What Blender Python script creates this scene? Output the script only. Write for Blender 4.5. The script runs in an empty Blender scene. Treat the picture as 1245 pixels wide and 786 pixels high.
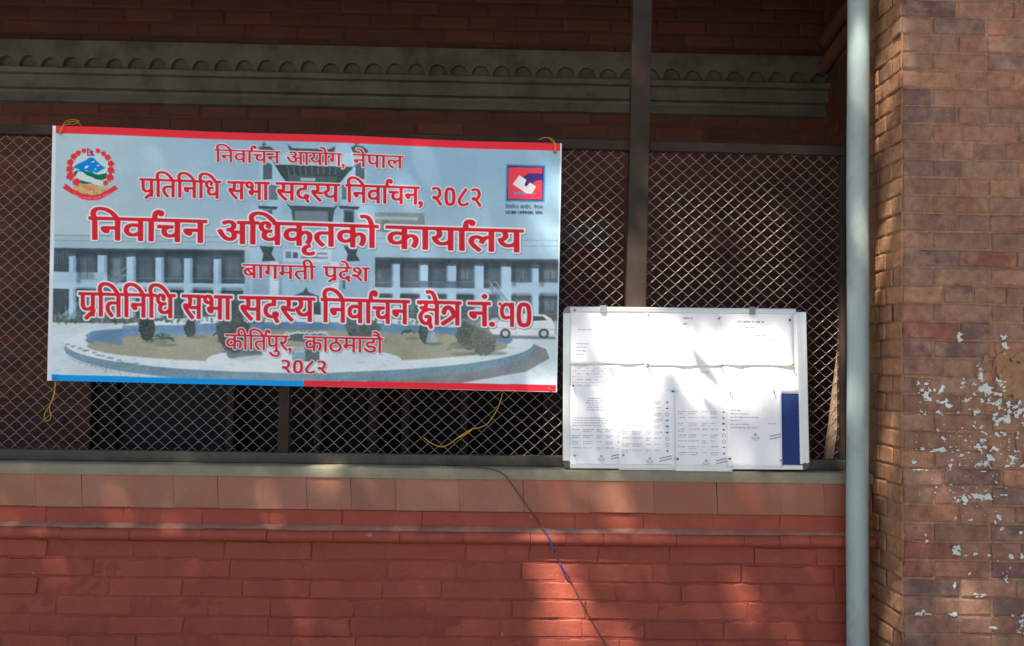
import bpy, bmesh, math, random
import numpy as np
from mathutils import Vector, Matrix, noise

S = bpy.context.scene
COL = S.collection
R = math.radians

# ---------------------------------------------------------------- camera, sky, sun, exposure
F = 1150.0                                    # focal length in photo pixels (1245 wide)
CAM = Vector((0.0, -3.43, 1.40))
cam_data = bpy.data.cameras.new('camera'); cam_data.sensor_width = 36.0; cam_data.lens = 36.0 * F / 1245.0
cam_data.clip_start = .05; cam_data.clip_end = 3000
cam = bpy.data.objects.new('camera', cam_data); COL.objects.link(cam)
ROT = Matrix.Rotation(-.020, 3, 'Z') @ Matrix.Rotation(math.pi / 2 + .041, 3, 'X') @ Matrix.Rotation(.0150, 3, 'Z')
cam.matrix_world = Matrix.Translation(CAM) @ ROT.to_4x4()
S.camera = cam

SUN_DIR = Vector((.349, .465, -.814)).normalized()          # the way the light travels
world = bpy.data.worlds.new('World'); S.world = world; world.use_nodes = True
wn = world.node_tree.nodes; sky = wn.new('ShaderNodeTexSky'); sky.sky_type = 'NISHITA'; sky.sun_disc = False
sky.sun_elevation = math.asin(-SUN_DIR.z); sky.sun_rotation = math.atan2(-SUN_DIR.x, -SUN_DIR.y)
wn['Background'].inputs['Strength'].default_value = .05
world.node_tree.links.new(sky.outputs[0], wn['Background'].inputs['Color'])
sun_data = bpy.data.lights.new('sun', 'SUN'); sun_data.energy = 5.0; sun_data.angle = R(.53); sun_data.color = (1.0, .915, .80)
sun = bpy.data.objects.new('sun', sun_data); COL.objects.link(sun); sun.location = (-6, -12, 16)
sun.rotation_euler = SUN_DIR.to_track_quat('-Z', 'Y').to_euler()
S.view_settings.view_transform = 'Standard'; S.view_settings.look = 'None'; S.view_settings.gamma = 1.0
S.view_settings.exposure = 1.82
try:
    S.cycles.use_denoising = True; S.cycles.max_bounces = 6
except Exception: pass

# ---------------------------------------------------------------- helpers
def ray(px, py): return ROT @ Vector(((px - 622.5) / F, -(py - 393.0) / F, -1.0))
def P(px, py, y=0.0):
    """the point of the upright plane at depth y that the photo shows at this pixel"""
    d = ray(px, py); return CAM + d * ((y - CAM.y) / d.y)
def PXp(px, py, x):
    d = ray(px, py); return CAM + d * ((x - CAM.x) / d.x)
def lin(c):
    c = c / 255.0
    return c / 12.92 if c <= .04045 else ((c + .055) / 1.055) ** 2.4
def rgb(r, g, b, k=1.0): return (lin(r) * k, lin(g) * k, lin(b) * k, 1.0)
def props(o, label=None, cat=None, group=None, kind=None):
    if label: o['label'] = label
    if cat: o['category'] = cat
    if group: o['group'] = group
    if kind: o['kind'] = kind
    return o
def thing(name, label, cat, loc=(0, 0, 0), group=None):
    o = bpy.data.objects.new(name, None); COL.objects.link(o); o.location = loc; o.empty_display_size = .1
    bpy.context.view_layer.update()
    return props(o, label, cat, group)
def obj(name, mesh, mat=None, parent=None, smooth=False):
    if isinstance(mesh, bmesh.types.BMesh):
        bm = mesh; mesh = bpy.data.meshes.new(name); bm.to_mesh(mesh); bm.free()
    for m in (mat if isinstance(mat, (list, tuple)) else [mat] if mat else []): mesh.materials.append(m)
    if smooth:
        mesh.polygons.foreach_set('use_smooth', [True] * len(mesh.polygons))
    o = bpy.data.objects.new(name, mesh); COL.objects.link(o)
    if parent is not None:
        o.parent = parent; o.matrix_parent_inverse = parent.matrix_basis.inverted()   # children are modelled in world space
    return o
def mesh_from(name, verts, faces, smooth=False):
    me = bpy.data.meshes.new(name); me.from_pydata([tuple(v) for v in verts], [], faces)
    if smooth: me.polygons.foreach_set('use_smooth', [True] * len(me.polygons))
    me.update(); return me
def add_box(bm, x0, y0, z0, x1, y1, z1, bevel=0.0, seg=2):
    r = bmesh.ops.create_cube(bm, size=1.0)
    for v in r['verts']:
        v.co = Vector((x0 + (v.co.x + .5) * (x1 - x0), y0 + (v.co.y + .5) * (y1 - y0), z0 + (v.co.z + .5) * (z1 - z0)))
    if bevel:
        es = list({e for v in r['verts'] for e in v.link_edges})
        bmesh.ops.bevel(bm, geom=es, offset=bevel, segments=seg, affect='EDGES', profile=.6)
def box(name, x0, y0, z0, x1, y1, z1, mat, parent=None, bevel=0.0):
    bm = bmesh.new(); add_box(bm, x0, y0, z0, x1, y1, z1, bevel); return obj(name, bm, mat, parent)
def bar(name, a, b, w, d, mat, parent, bevel=.004, z_up=True):
    """a straight bar from a to b, w across the view, d deep"""
    a, b = Vector(a), Vector(b); L = (b - a).length; bm = bmesh.new()
    add_box(bm, -w / 2, -d / 2, 0, w / 2, d / 2, L, bevel)
    z = (b - a).normalized(); y = Vector((0, 1, 0)); x = y.cross(z).normalized(); y = z.cross(x)
    M = Matrix((x, y, z)).transposed().to_4x4(); M.translation = a
    bmesh.ops.transform(bm, matrix=M, verts=bm.verts)
    return obj(name, bm, mat, parent)
def spline(pts, n=8):
    P_ = [Vector(p) for p in pts]; out = []
    for i in range(len(P_) - 1):
        a, b, c, d = P_[max(i - 1, 0)], P_[i], P_[i + 1], P_[min(i + 2, len(P_) - 1)]
        for k in range(n):
            t = k / n; out.append(.5 * ((2 * b) + (c - a) * t + (2 * a - 5 * b + 4 * c - d) * t * t + (3 * b - a - 3 * c + d) * t ** 3))
    return out + [P_[-1]]
def tube_data(path, r, n=6, verts=None, faces=None, cap=True):
    verts = [] if verts is None else verts; faces = [] if faces is None else faces
    b0 = len(verts); N = len(path); up = Vector((.13, 1, .07)).normalized()
    for i, p in enumerate(path):
        t = (path[min(i + 1, N - 1)] - path[max(i - 1, 0)])
        t = t.normalized() if t.length > 1e-9 else Vector((0, 0, 1))
        x = t.cross(up); x = x.normalized() if x.length > 1e-4 else Vector((1, 0, 0)); y = t.cross(x)
        ri = r(i / (N - 1)) if callable(r) else r
        for k in range(n):
            a = 2 * math.pi * k / n; verts.append(p + x * (ri * math.cos(a)) + y * (ri * math.sin(a)))
    for i in range(N - 1):
        for k in range(n):
            a, b = b0 + i * n + k, b0 + i * n + (k + 1) % n; faces.append((a, b, b + n, a + n))
    if cap:
        faces.append(tuple(b0 + k for k in range(n))[::-1]); faces.append(tuple(b0 + (N - 1) * n + k for k in range(n)))
    return verts, faces
def tube(name, path, r, mat, parent=None, n=6):
    v, f = tube_data([Vector(p) for p in path], r, n); return obj(name, mesh_from(name, v, f, True), mat, parent)

# ---------------------------------------------------------------- materials
def material(name, color, rough=.8, bump=0.0, bscale=60.0, var=0.0, vscale=6.0, dirt=None, dscale=3.0, damount=.5, attr=None, metal=0.0, spec=.4, vec='Object', stretch=None, fine=0.0, chip=None):
    m = bpy.data.materials.new(name); m.use_nodes = True
    N, L = m.node_tree.nodes, m.node_tree.links; bs = N['Principled BSDF']
    bs.inputs['Roughness'].default_value = rough; bs.inputs['Metallic'].default_value = metal; bs.inputs['Specular IOR Level'].default_value = spec
    tc = N.new('ShaderNodeTexCoord').outputs[vec]
    if stretch:
        mp = N.new('ShaderNodeMapping'); mp.inputs['Scale'].default_value = stretch; L.new(tc, mp.inputs['Vector']); tc = mp.outputs[0]
    def noise_tex(sc, det=5, rg=.6):
        n = N.new('ShaderNodeTexNoise'); n.inputs['Scale'].default_value = sc; n.inputs['Detail'].default_value = det; n.inputs['Roughness'].default_value = rg; L.new(tc, n.inputs['Vector']); return n.outputs['Fac']
    if attr:
        a = N.new('ShaderNodeAttribute'); a.attribute_name = attr; col = a.outputs['Color']
    else:
        c = N.new('ShaderNodeRGB'); c.outputs[0].default_value = color; col = c.outputs[0]
    def mult(col, fac, lo, hi):
        mr = N.new('ShaderNodeMapRange'); mr.inputs[1].default_value = .25; mr.inputs[2].default_value = .75; mr.inputs[3].default_value = lo; mr.inputs[4].default_value = hi; L.new(fac, mr.inputs[0])
        mx = N.new('ShaderNodeMix'); mx.data_type = 'RGBA'; mx.blend_type = 'MULTIPLY'; mx.inputs[0].default_value = 1; L.new(col, mx.inputs[6]); L.new(mr.outputs[0], mx.inputs[7]); return mx.outputs[2]
    if var: col = mult(col, noise_tex(vscale), 1 - var, 1 + var)
    if fine: col = mult(col, noise_tex(bscale * 1.5, 3), 1 - fine, 1 + fine)
    if dirt:
        mr = N.new('ShaderNodeMapRange'); mr.inputs[1].default_value = .5; mr.inputs[2].default_value = .68; mr.inputs[3].default_value = 0; mr.inputs[4].default_value = damount; L.new(noise_tex(dscale, 7, .68), mr.inputs[0])
        mx = N.new('ShaderNodeMix'); mx.data_type = 'RGBA'; L.new(mr.outputs[0], mx.inputs[0]); L.new(col, mx.inputs[6]); mx.inputs[7].default_value = dirt; col = mx.outputs[2]
    if chip:
        mr = N.new('ShaderNodeMapRange'); mr.inputs[1].default_value = chip[2]; mr.inputs[2].default_value = chip[2] + .025; mr.inputs[3].default_value = 0; mr.inputs[4].default_value = .8; L.new(noise_tex(chip[1], 3, .5), mr.inputs[0])
        mx = N.new('ShaderNodeMix'); mx.data_type = 'RGBA'; L.new(mr.outputs[0], mx.inputs[0]); L.new(col, mx.inputs[6]); mx.inputs[7].default_value = chip[0]; col = mx.outputs[2]
    L.new(col, bs.inputs['Base Color'])
    if bump:
        b = N.new('ShaderNodeBump'); b.inputs['Strength'].default_value = bump; b.inputs['Distance'].default_value = .004; L.new(noise_tex(bscale, 6, .65), b.inputs['Height']); L.new(b.outputs[0], bs.inputs['Normal'])
    return m

# ---------------------------------------------------------------- letter outlines used on the banner (units of 1/1000 em)
GLYPHS = '''
,219;59,-118 124,-84 163,-32 176,26 167,77 143,111 105,123 75,116 54,95 46,66 52,37 69,18 95,10 97,-29 85,-69 59,-99
.219;109,111 79,103 57,81 49,51 57,21 79,-1 109,-9 139,-1 161,21 169,51 161,81 139,103
A667;362,686 293,686 0,0 100,0 186,201 476,201 567,0 667,0|326,536 436,289 224,289
C708;656,635 570,667 493,685 422,691 229,644 97,517 48,331 87,179 207,47 416,-9 513,-1 593,20 663,51 663,158 584,116 504,90 425,81 281,114 184,205 149,340 185,474 281,567 421,601 498,593 575,570 656,530
E500;462,682 75,682 75,0 471,0 471,88 173,88 173,300 452,300 452,388 173,388 173,594 462,594
I250;174,682 76,682 76,0 174,0
L490;172,682 74,682 74,0 480,0 480,88 172,88
M781;709,682 618,682 391,402 165,682 73,682 73,0 171,0 171,531 383,267 399,267 609,531 611,0 709,0
N781;706,682 614,682 614,154 152,682 74,682 74,0 166,0 166,525 622,0 706,0
O823;45,341 90,168 216,41 409,-9 607,41 734,168 778,341 733,516 606,642 411,691 218,642 91,516|146,341 181,475 275,567 411,601 548,567 642,475 677,341 642,207 548,115 411,81 275,115 181,207
P510;70,682 70,0 168,0 168,295 270,295 400,321 475,389 500,486 477,585 405,655 283,682|168,594 283,594 353,578 389,539 399,490 384,432 343,396 279,383 168,383
S458;399,643 350,670 299,686 247,691 138,668 66,606 40,509 116,368 259,275 335,165 323,126 287,93 224,79 159,90 98,124 44,178 44,54 102,19 165,-2 235,-9 333,15 401,80 426,176 350,333 207,422 131,522 145,564 183,593 239,603 288,597 342,575 399,532
T604;587,682 17,682 17,594 253,594 253,0 351,0 351,594 587,594
ं0;-185,772 -183,787 -178,801 -169,813 -157,822 -144,828 -130,830 -115,828 -102,822 -91,813 -82,801 -77,787 -75,772 -77,757 -82,743 -91,731 -102,722 -115,716 -130,714 -144,716 -157,722 -169,731 -178,743 -183,757
अ764;470,218 465,175 450,141 425,114 392,95 354,84 312,80 257,87 206,108 159,144 115,196 71,267 29,356 100,382 129,316 160,260 193,215 228,180 265,160 305,153 329,155 349,161 367,171 380,185 388,203 391,227 389,251 382,273 371,293 356,312 338,330 318,347 300,344 280,342 260,341 255,411 296,415 328,423 352,435 367,451 377,471 380,494 377,516 370,533 357,546 340,555 322,560 302,562 278,561 256,558 235,552 215,545 193,536 171,525 146,594 165,603 186,612 211,620 237,627 267,631 298,632 346,628 386,615 418,593 441,565 454,532 459,495 452,447 429,407 392,375 399,368 406,362 412,355 437,352 462,351 486,350 507,350 526,351 543,353 560,355 577,359 594,363 594,551 521,551 521,622 779,622 779,551 675,551 675,0 594,0 594,290 578,286 562,284 547,282 531,280 515,279 498,279 486,279 471,280 455,282 463,262 468,240
आ1023;470,218 465,175 450,141 425,114 392,95 354,84 312,80 257,87 206,108 159,144 115,196 71,267 29,356 100,382 129,316 160,260 193,215 228,180 265,160 305,153 329,155 349,161 367,171 380,185 388,203 391,227 389,251 382,273 371,293 356,312 338,330 318,347 300,344 280,342 260,341 255,411 296,415 328,423 352,435 367,451 377,471 380,494 377,516 370,533 357,546 340,555 322,560 302,562 278,561 256,558 235,552 215,545 193,536 171,525 146,594 165,603 186,612 211,620 237,627 267,631 298,632 346,628 386,615 418,593 441,565 454,532 459,495 452,447 429,407 392,375 399,368 406,362 412,355 437,352 462,351 486,350 507,350 526,351 543,353 560,355 577,359 594,363 594,551 521,551 521,622 1038,622 1038,551 934,551 934,0 853,0 853,551 675,551 675,0 594,0 594,290 578,286 562,284 547,282 531,280 515,279 498,279 486,279 471,280 455,282 463,262 468,240
ई491;271,222 252,221 232,219 213,215 194,210 177,204 161,197 131,217 105,239 82,263 64,290 54,319 50,352 51,370 54,386 60,400 67,413 76,424 87,433 103,443 121,451 141,458 164,462 190,464 221,465 314,465 314,551 0,551 0,622 505,622 505,551 395,551 395,394 211,394 192,394 178,393 167,391 159,389 151,385 145,381 137,372 132,361 130,347 132,332 136,318 144,307 154,296 164,286 174,277 206,286 239,292 275,294 322,290 363,277 398,257 425,228 442,194 447,154 442,114 429,80 406,52 374,30 335,14 289,4 309,-4 329,-12 350,-19 371,-26 393,-33 415,-40 382,-110 345,-92 308,-74 273,-56 239,-37 207,-18 176,1 139,4 108,10 83,19 63,30 52,46 48,65 49,79 54,91 62,102 72,110 85,114 101,116 115,115 128,111 143,106 158,97 175,85 194,70 203,69 211,68 219,68 262,70 298,77 328,89 349,105 362,126 366,153 363,173 355,190 342,204 323,214 299,220|293,615 280,639 268,663 258,688 249,713 245,738 243,762 248,803 263,836 288,863 320,881 356,892 398,896 419,895 438,893 457,890 474,885 490,879 504,872 482,806 470,812 458,817 446,821 433,824 419,826 405,827 380,825 360,817 344,805 332,788 325,769 323,747 325,725 329,704 337,683 347,661 360,639 375,615
क762;777,551 452,551 452,349 486,377 525,393 569,399 610,394 645,381 675,358 698,326 711,286 716,239 714,208 709,175 701,141 689,107 672,73 651,39 579,80 595,102 608,127 620,154 629,182 634,210 636,237 634,266 627,289 617,307 602,320 584,327 562,330 526,322 489,298 452,258 452,0 371,0 371,174 354,161 334,148 312,136 286,126 258,120 226,118 195,120 166,126 138,137 112,152 90,171 71,195 57,222 49,254 46,290 52,340 70,382 101,417 141,443 189,459 244,464 260,464 277,462 296,461 313,458 328,456 339,454 333,381 321,384 308,386 293,388 277,390 262,391 249,391 213,388 183,379 159,365 141,345 131,321 127,292 130,260 141,234 158,214 179,199 202,191 228,188 256,190 282,197 307,209 329,224 351,241 371,260 371,551 0,551 0,622 777,622
ग563;208,551 208,234 207,218 202,204 196,193 186,185 174,180 160,178 143,180 125,187 107,199 89,214 74,231 60,250 49,270 43,289 41,308 43,322 47,335 55,345 66,353 82,357 102,359 127,359 127,551 0,551 0,622 578,622 578,551 474,551 474,0 393,0 393,551
च634;649,551 545,551 545,0 465,0 465,165 447,154 426,143 403,133 377,125 349,120 317,118 269,123 227,137 191,161 163,193 147,231 141,275 142,294 147,312 154,330 163,345 173,359 185,371 38,369 38,441 331,441 367,441 389,440 382,370 350,370 314,367 283,359 257,346 237,327 225,303 221,274 224,248 234,226 250,210 270,198 293,190 317,188 349,190 377,198 403,210 425,225 446,242 465,260 465,551 0,551 0,622 649,622
ठ585;600,551 371,551 371,414 420,391 462,362 495,328 519,288 534,245 539,198 535,154 524,116 506,85 482,58 452,37 418,21 380,9 340,2 297,0 227,6 166,25 115,57 77,99 54,153 46,216 50,258 61,296 80,329 105,356 135,379 170,397 207,410 246,417 287,420 290,551 0,551 0,622 600,622|293,72 338,75 377,86 411,103 437,127 453,159 458,200 455,231 445,260 429,287 407,311 378,331 343,349 308,349 262,346 221,337 187,321 170,308 155,294 143,277 133,257 128,235 126,210 131,167 147,133 174,106 208,87 248,76
ड577;358,222 339,221 319,219 300,215 281,210 264,204 248,197 218,217 192,239 169,263 151,290 141,319 137,352 138,370 141,386 147,400 154,413 163,424 174,433 190,443 208,451 228,458 251,462 277,464 308,465 401,465 401,551 0,551 0,622 592,622 592,551 482,551 482,394 298,394 279,394 265,393 254,391 246,389 238,385 232,381 224,372 219,361 217,347 219,332 223,318 231,307 241,296 251,286 261,277 293,286 326,292 362,294 409,290 450,277 485,257 512,228 529,194 534,154 529,112 512,75 485,44 447,19 397,5 337,0 274,5 215,20 162,44 112,76 66,114 25,158 86,207 124,166 163,132 203,107 244,88 289,78 337,74 401,83 440,109 453,152 450,173 442,191 429,205 410,214 386,220
त570;481,551 481,0 400,0 400,328 291,328 254,327 223,325 200,322 180,317 164,309 150,299 137,284 129,263 126,237 130,205 142,173 163,143 191,111 227,77 271,40 217,-12 187,15 159,41 132,68 107,95 86,123 69,151 55,180 48,211 45,242 47,265 51,286 59,305 68,323 80,338 93,351 114,366 137,378 163,388 193,394 230,398 272,399 400,399 400,551 0,551 0,622 584,622 584,551
द520;413,-58 399,-35 386,-12 373,11 361,33 351,54 342,73 316,70 307,69 297,68 287,68 259,69 231,73 203,79 175,87 149,98 125,113 102,130 83,151 68,176 56,204 48,236 46,272 48,300 53,325 62,348 73,367 86,385 102,401 126,419 153,433 183,443 216,450 252,455 290,456 295,456 295,551 0,551 0,622 534,622 534,551 376,551 376,385 327,385 291,384 260,382 234,378 211,372 191,365 173,355 159,344 148,331 139,317 132,301 127,282 126,262 130,229 144,200 166,175 197,155 237,144 287,140 299,140 312,141 309,154 307,165 306,176 308,197 315,214 327,226 341,234 357,238 373,240 399,237 421,229 439,216 451,199 459,181 461,162 459,142 455,126 447,113 436,102 424,93 410,86 419,70 428,53 439,37 450,18 464,-2 480,-24
ध615;630,551 526,551 526,0 445,0 445,150 424,137 401,126 378,117 351,109 319,105 283,103 235,108 193,121 159,144 132,173 116,209 111,251 112,269 115,286 120,303 127,319 136,334 148,348 119,362 93,380 72,402 55,427 45,458 42,493 47,531 60,564 83,593 113,614 147,628 187,632 220,629 250,620 275,604 295,583 307,559 311,531 307,500 293,471 271,443 210,482 217,489 222,496 226,504 228,511 230,519 230,526 229,536 226,545 220,555 212,562 200,567 184,568 166,566 150,558 136,546 125,530 118,511 116,489 118,469 123,452 132,438 143,426 156,416 172,409 188,404 205,400 223,397 244,401 265,404 288,405 312,404 333,402 326,332 312,333 298,333 267,331 241,324 220,312 204,297 194,277 191,254 194,229 204,209 220,193 240,182 264,175 292,173 326,175 356,183 382,195 405,210 426,227 445,245 445,551 383,551 383,622 630,622
न555;0,622 569,622 569,551 466,551 466,0 385,0 385,298 204,298 204,244 202,227 198,213 190,202 180,194 167,190 153,188 137,190 120,197 102,209 85,224 70,241 56,260 45,280 39,299 37,318 39,332 43,345 51,355 62,363 78,367 98,369 385,369 385,551 0,551
प568;479,551 479,0 398,0 398,191 378,179 357,168 335,159 311,152 284,147 254,146 228,148 204,152 182,160 161,169 143,181 128,194 113,213 100,234 91,258 84,285 80,318 79,358 79,551 0,551 0,622 583,622 583,551|398,551 160,551 160,369 160,344 161,322 163,304 165,289 169,276 173,266 177,256 183,248 190,240 208,227 233,220 263,217 289,219 314,225 338,236 360,249 380,264 398,280
ब571;585,551 482,551 482,0 401,0 401,165 382,153 360,143 336,133 308,124 276,120 241,118 205,120 171,127 141,139 113,155 90,174 71,198 57,224 49,254 46,286 53,339 73,383 107,418 151,444 204,459 265,464 275,464 286,463 299,463 339,459 351,458 361,456 369,454 363,385 349,388 334,390 318,392 301,394 285,395 268,395 255,395 242,394 230,392 365,224 377,234 389,244 401,256 401,551 0,551 0,622 585,622|127,287 131,255 142,229 161,210 184,195 212,187 242,184 254,184 265,185 277,187 287,189 298,192 308,195 168,370 145,348 132,321
भ703;174,632 198,631 220,627 240,622 258,613 275,601 291,586 302,572 312,554 321,533 327,507 331,475 332,437 332,321 533,321 533,551 402,551 402,622 717,622 717,551 614,551 614,0 533,0 533,250 332,250 332,213 330,193 326,177 318,166 307,157 296,153 283,151 270,152 257,157 243,164 229,173 216,183 204,196 193,209 183,223 175,237 169,251 165,265 164,278 166,289 170,300 178,309 189,315 204,320 224,321 253,321 253,426 252,455 251,479 248,498 244,513 238,527 232,538 216,555 195,565 169,568 152,567 139,562 128,555 120,545 116,534 114,521 117,504 124,489 138,478 157,469 184,463 218,460 210,389 163,396 124,408 91,426 66,450 51,481 46,520 50,556 63,584 84,606 111,620 141,629
म598;509,551 509,0 428,0 428,250 207,250 207,213 205,193 201,177 193,166 182,157 171,153 159,151 146,152 133,157 119,164 105,173 92,183 80,196 69,209 59,223 51,237 44,251 40,265 39,278 41,289 45,300 53,309 64,315 80,320 100,321 126,321 126,551 0,551 0,622 612,622 612,551|428,551 207,551 207,321 428,321
य580;595,622 595,551 491,551 491,0 410,0 410,179 390,167 368,157 343,147 316,138 286,134 253,132 197,139 148,159 108,193 75,237 52,291 38,353 76,363 106,375 130,390 147,407 157,430 160,457 159,475 155,493 149,509 141,524 132,538 123,551 0,551 0,622|129,301 144,271 160,247 180,228 202,214 228,206 259,203 291,205 320,212 346,224 370,239 391,256 410,274 410,551 211,551 227,516 237,481 240,445 228,381 191,333
र409;395,42 341,-12 302,21 265,54 230,87 197,120 166,151 138,181 113,209 92,234 75,256 62,275 53,292 47,305 43,317 41,329 40,340 42,352 47,364 55,376 67,385 83,391 104,393 120,392 134,388 148,382 159,373 171,362 181,349 205,363 224,380 238,399 248,420 254,443 256,468 255,483 254,498 251,514 247,528 243,540 239,551 0,551 0,622 424,622 424,551 320,551 329,525 334,494 336,458 334,423 326,392 314,365 298,341 278,319 254,301 227,284 198,268 167,254 199,219 233,183 272,147 312,110 353,75
ल678;0,551 0,622 693,622 693,551 589,551 589,0 508,0 508,355 494,356 478,355 462,351 445,344 429,334 413,319 397,301 382,276 369,245 356,208 279,232 288,261 299,288 311,313 295,324 279,334 263,342 246,348 228,352 209,353 184,350 164,343 148,330 136,313 128,294 126,271 128,246 136,222 148,199 164,175 185,151 210,127 239,100 272,71 309,40 255,-12 217,21 182,53 149,84 119,114 94,145 73,176 57,207 48,240 45,275 48,308 56,337 70,362 87,382 108,398 131,411 156,419 180,424 204,426 233,424 259,420 285,412 308,400 332,387 354,370 396,401 444,420 499,426 508,426 508,551
व556;571,551 467,551 467,0 387,0 387,165 368,153 347,143 324,133 297,124 267,120 233,118 198,120 166,127 137,139 111,155 89,174 71,198 57,224 49,254 46,286 52,339 72,383 104,418 146,444 196,459 255,464 264,464 275,463 288,463 326,459 337,458 346,456 354,454 349,381 336,384 321,386 306,388 290,390 274,391 259,391 221,388 188,379 162,364 143,343 131,318 127,287 131,256 141,231 159,212 181,199 206,191 235,188 268,191 298,198 325,211 348,226 369,243 387,260 387,551 0,551 0,622 571,622
श680;122,189 100,191 80,197 64,207 50,220 43,236 40,255 42,273 48,287 58,299 71,307 86,312 104,314 116,313 129,311 142,307 156,300 172,290 191,276 222,290 250,309 273,335 291,366 301,402 305,443 302,478 292,508 275,533 254,551 228,562 199,566 180,565 165,560 153,553 145,542 140,530 138,516 139,506 142,495 148,484 156,472 169,463 186,454 208,447 236,442 270,440 253,370 196,378 149,394 113,418 87,447 71,480 66,517 70,549 82,577 102,600 129,618 163,628 204,632 235,630 264,622 292,611 318,594 340,573 359,547 373,516 381,480 384,440 380,395 369,353 350,312 324,276 292,246 254,221 284,194 313,165 341,135 368,103 392,73 414,43 350,-1 317,44 286,84 258,118 230,147 204,172 179,194 161,191 142,190|591,551 591,0 510,0 510,551 421,551 421,622 695,622 695,551
ष578;593,622 593,551 489,551 489,0 408,0 408,191 387,180 365,170 341,160 315,152 286,148 254,146 228,148 204,152 182,160 161,169 143,181 128,194 113,213 100,234 91,258 84,285 80,318 79,358 79,551 0,551 0,622|408,551 205,551 408,287|189,240 207,227 232,220 262,217 279,218 296,221 313,225 329,231 345,237 360,245 159,507 159,369 159,344 160,322 162,304 164,289 168,276 172,266 176,256 182,248
स676;587,551 587,0 506,0 506,266 487,261 467,257 448,254 428,252 405,251 380,251 352,252 322,254 292,259 262,264 236,270 212,277 198,269 183,261 167,253 196,218 228,182 264,146 301,110 340,75 380,42 326,-12 289,21 254,54 221,87 189,120 160,151 133,181 109,209 89,234 73,256 60,275 51,292 46,305 42,317 41,329 40,340 42,352 47,364 55,376 67,385 83,391 104,393 120,392 134,388 148,382 159,373 171,362 181,350 194,364 203,380 210,399 214,418 216,438 217,458 217,477 215,495 213,512 209,527 205,540 201,551 0,551 0,622 691,622 691,551|369,322 394,322 418,324 440,326 462,329 484,334 506,339 506,551 281,551 285,539 289,526 293,511 296,495 297,477 298,458 297,431 294,407 289,385 281,365 273,348 262,333 297,327 333,323
ा259;170,551 170,0 89,0 89,551 0,551 0,622 273,622 273,551
ि259;89,551 0,551 0,622 80,622 72,637 66,653 61,669 56,686 54,705 53,724 59,773 79,814 111,849 154,875 206,891 266,896 356,888 440,862 516,820 585,763 648,695 704,615 620,615 515,731 402,801 283,824 240,821 203,811 174,795 152,772 138,746 134,714 135,695 138,677 144,662 150,647 157,634 165,622 273,622 273,551 170,551 170,0 89,0
ी259;-185,615 -195,638 -204,660 -211,682 -216,704 -219,726 -220,748 -215,789 -201,824 -178,855 -146,878 -107,891 -61,896 -23,893 10,883 39,868 64,845 87,815 108,779 127,734 145,682 163,622 273,622 273,551 170,551 170,0 89,0 89,551 0,551 0,622 87,622 68,685 49,736 29,776 5,803 -23,820 -57,825 -82,822 -102,814 -118,801 -130,782 -137,760 -139,733 -138,711 -135,691 -129,672 -122,653 -114,634 -105,615
ु0;-248,-12 -212,1 -174,8 -136,11 -90,7 -51,-6 -20,-28 4,-56 17,-90 22,-129 17,-167 1,-201 -25,-229 -60,-251 -104,-264 -157,-268 -219,-263 -275,-248 -325,-222 -370,-188 -414,-147 -455,-100 -394,-57 -368,-87 -344,-113 -320,-136 -296,-155 -271,-170 -246,-182 -218,-190 -189,-194 -157,-196 -98,-188 -63,-163 -51,-122 -54,-102 -62,-86 -76,-73 -93,-64 -111,-59 -131,-57 -148,-58 -165,-59 -180,-62 -194,-67 -208,-72 -222,-79
ृ0;27,-233 9,-241 -10,-249 -32,-257 -55,-263 -80,-267 -106,-268 -152,-264 -192,-250 -224,-229 -247,-200 -261,-165 -266,-126 -261,-90 -246,-58 -222,-29 -187,-5 -143,11 -89,18 -82,-48 -117,-54 -145,-64 -166,-77 -180,-93 -189,-111 -192,-132 -189,-153 -181,-169 -167,-182 -150,-190 -131,-195 -111,-197 -91,-196 -72,-194 -56,-190 -39,-183 -20,-175 2,-164
े0;-169,615 -183,664 -197,705 -211,740 -225,767 -240,788 -256,804 -274,815 -293,821 -315,823 -329,822 -342,821 -354,819 -365,815 -375,812 -385,809 -409,882 -382,890 -351,894 -318,896 -284,893 -252,885 -225,871 -199,850 -175,821 -154,784 -133,737 -113,681 -94,615
ो259;170,551 170,0 89,0 89,551 0,551 0,622 273,622 273,551|90,615 76,664 62,705 49,740 34,767 19,788 3,804 -15,815 -34,821 -56,823 -70,822 -83,821 -95,819 -106,815 -116,812 -126,809 -150,882 -123,890 -92,894 -59,896 -25,893 7,885 35,871 60,850 84,821 106,784 126,737 146,681 165,615
ौ259;170,551 170,0 89,0 89,551 0,551 0,622 273,622 273,551|80,615 63,639 46,659 31,674 16,684 1,692 -14,698 -28,701 -44,702 -61,703 -74,702 -88,700 -102,697 -116,693 -130,688 -143,682 -169,751 -153,757 -137,763 -121,767 -104,770 -86,772 -67,773 -38,771 -11,763 13,752 35,735 55,716 72,692 76,694 63,726 50,753 37,775 24,792 10,805 -4,815 -20,822 -37,826 -57,827 -72,827 -85,825 -97,823 -107,820 -117,817 -127,813 -150,882 -123,890 -92,894 -59,896 -25,893 7,885 35,871 60,850 84,821 106,784 126,737 146,681 165,615
०551;275,121 238,124 203,132 172,147 143,166 120,189 101,218 86,249 78,284 75,321 78,359 86,393 101,425 120,452 143,475 171,495 202,509 237,517 274,520 312,517 347,509 379,495 407,475 431,452 450,424 464,392 473,357 476,319 473,282 465,247 451,216 431,188 408,165 380,146 348,132 313,124|273,192 306,196 335,208 360,229 379,256 390,287 394,322 390,358 380,388 362,414 338,433 310,445 277,449 244,445 216,433 191,412 172,385 161,354 157,318 161,283 171,253 189,227 213,208 241,196
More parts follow.
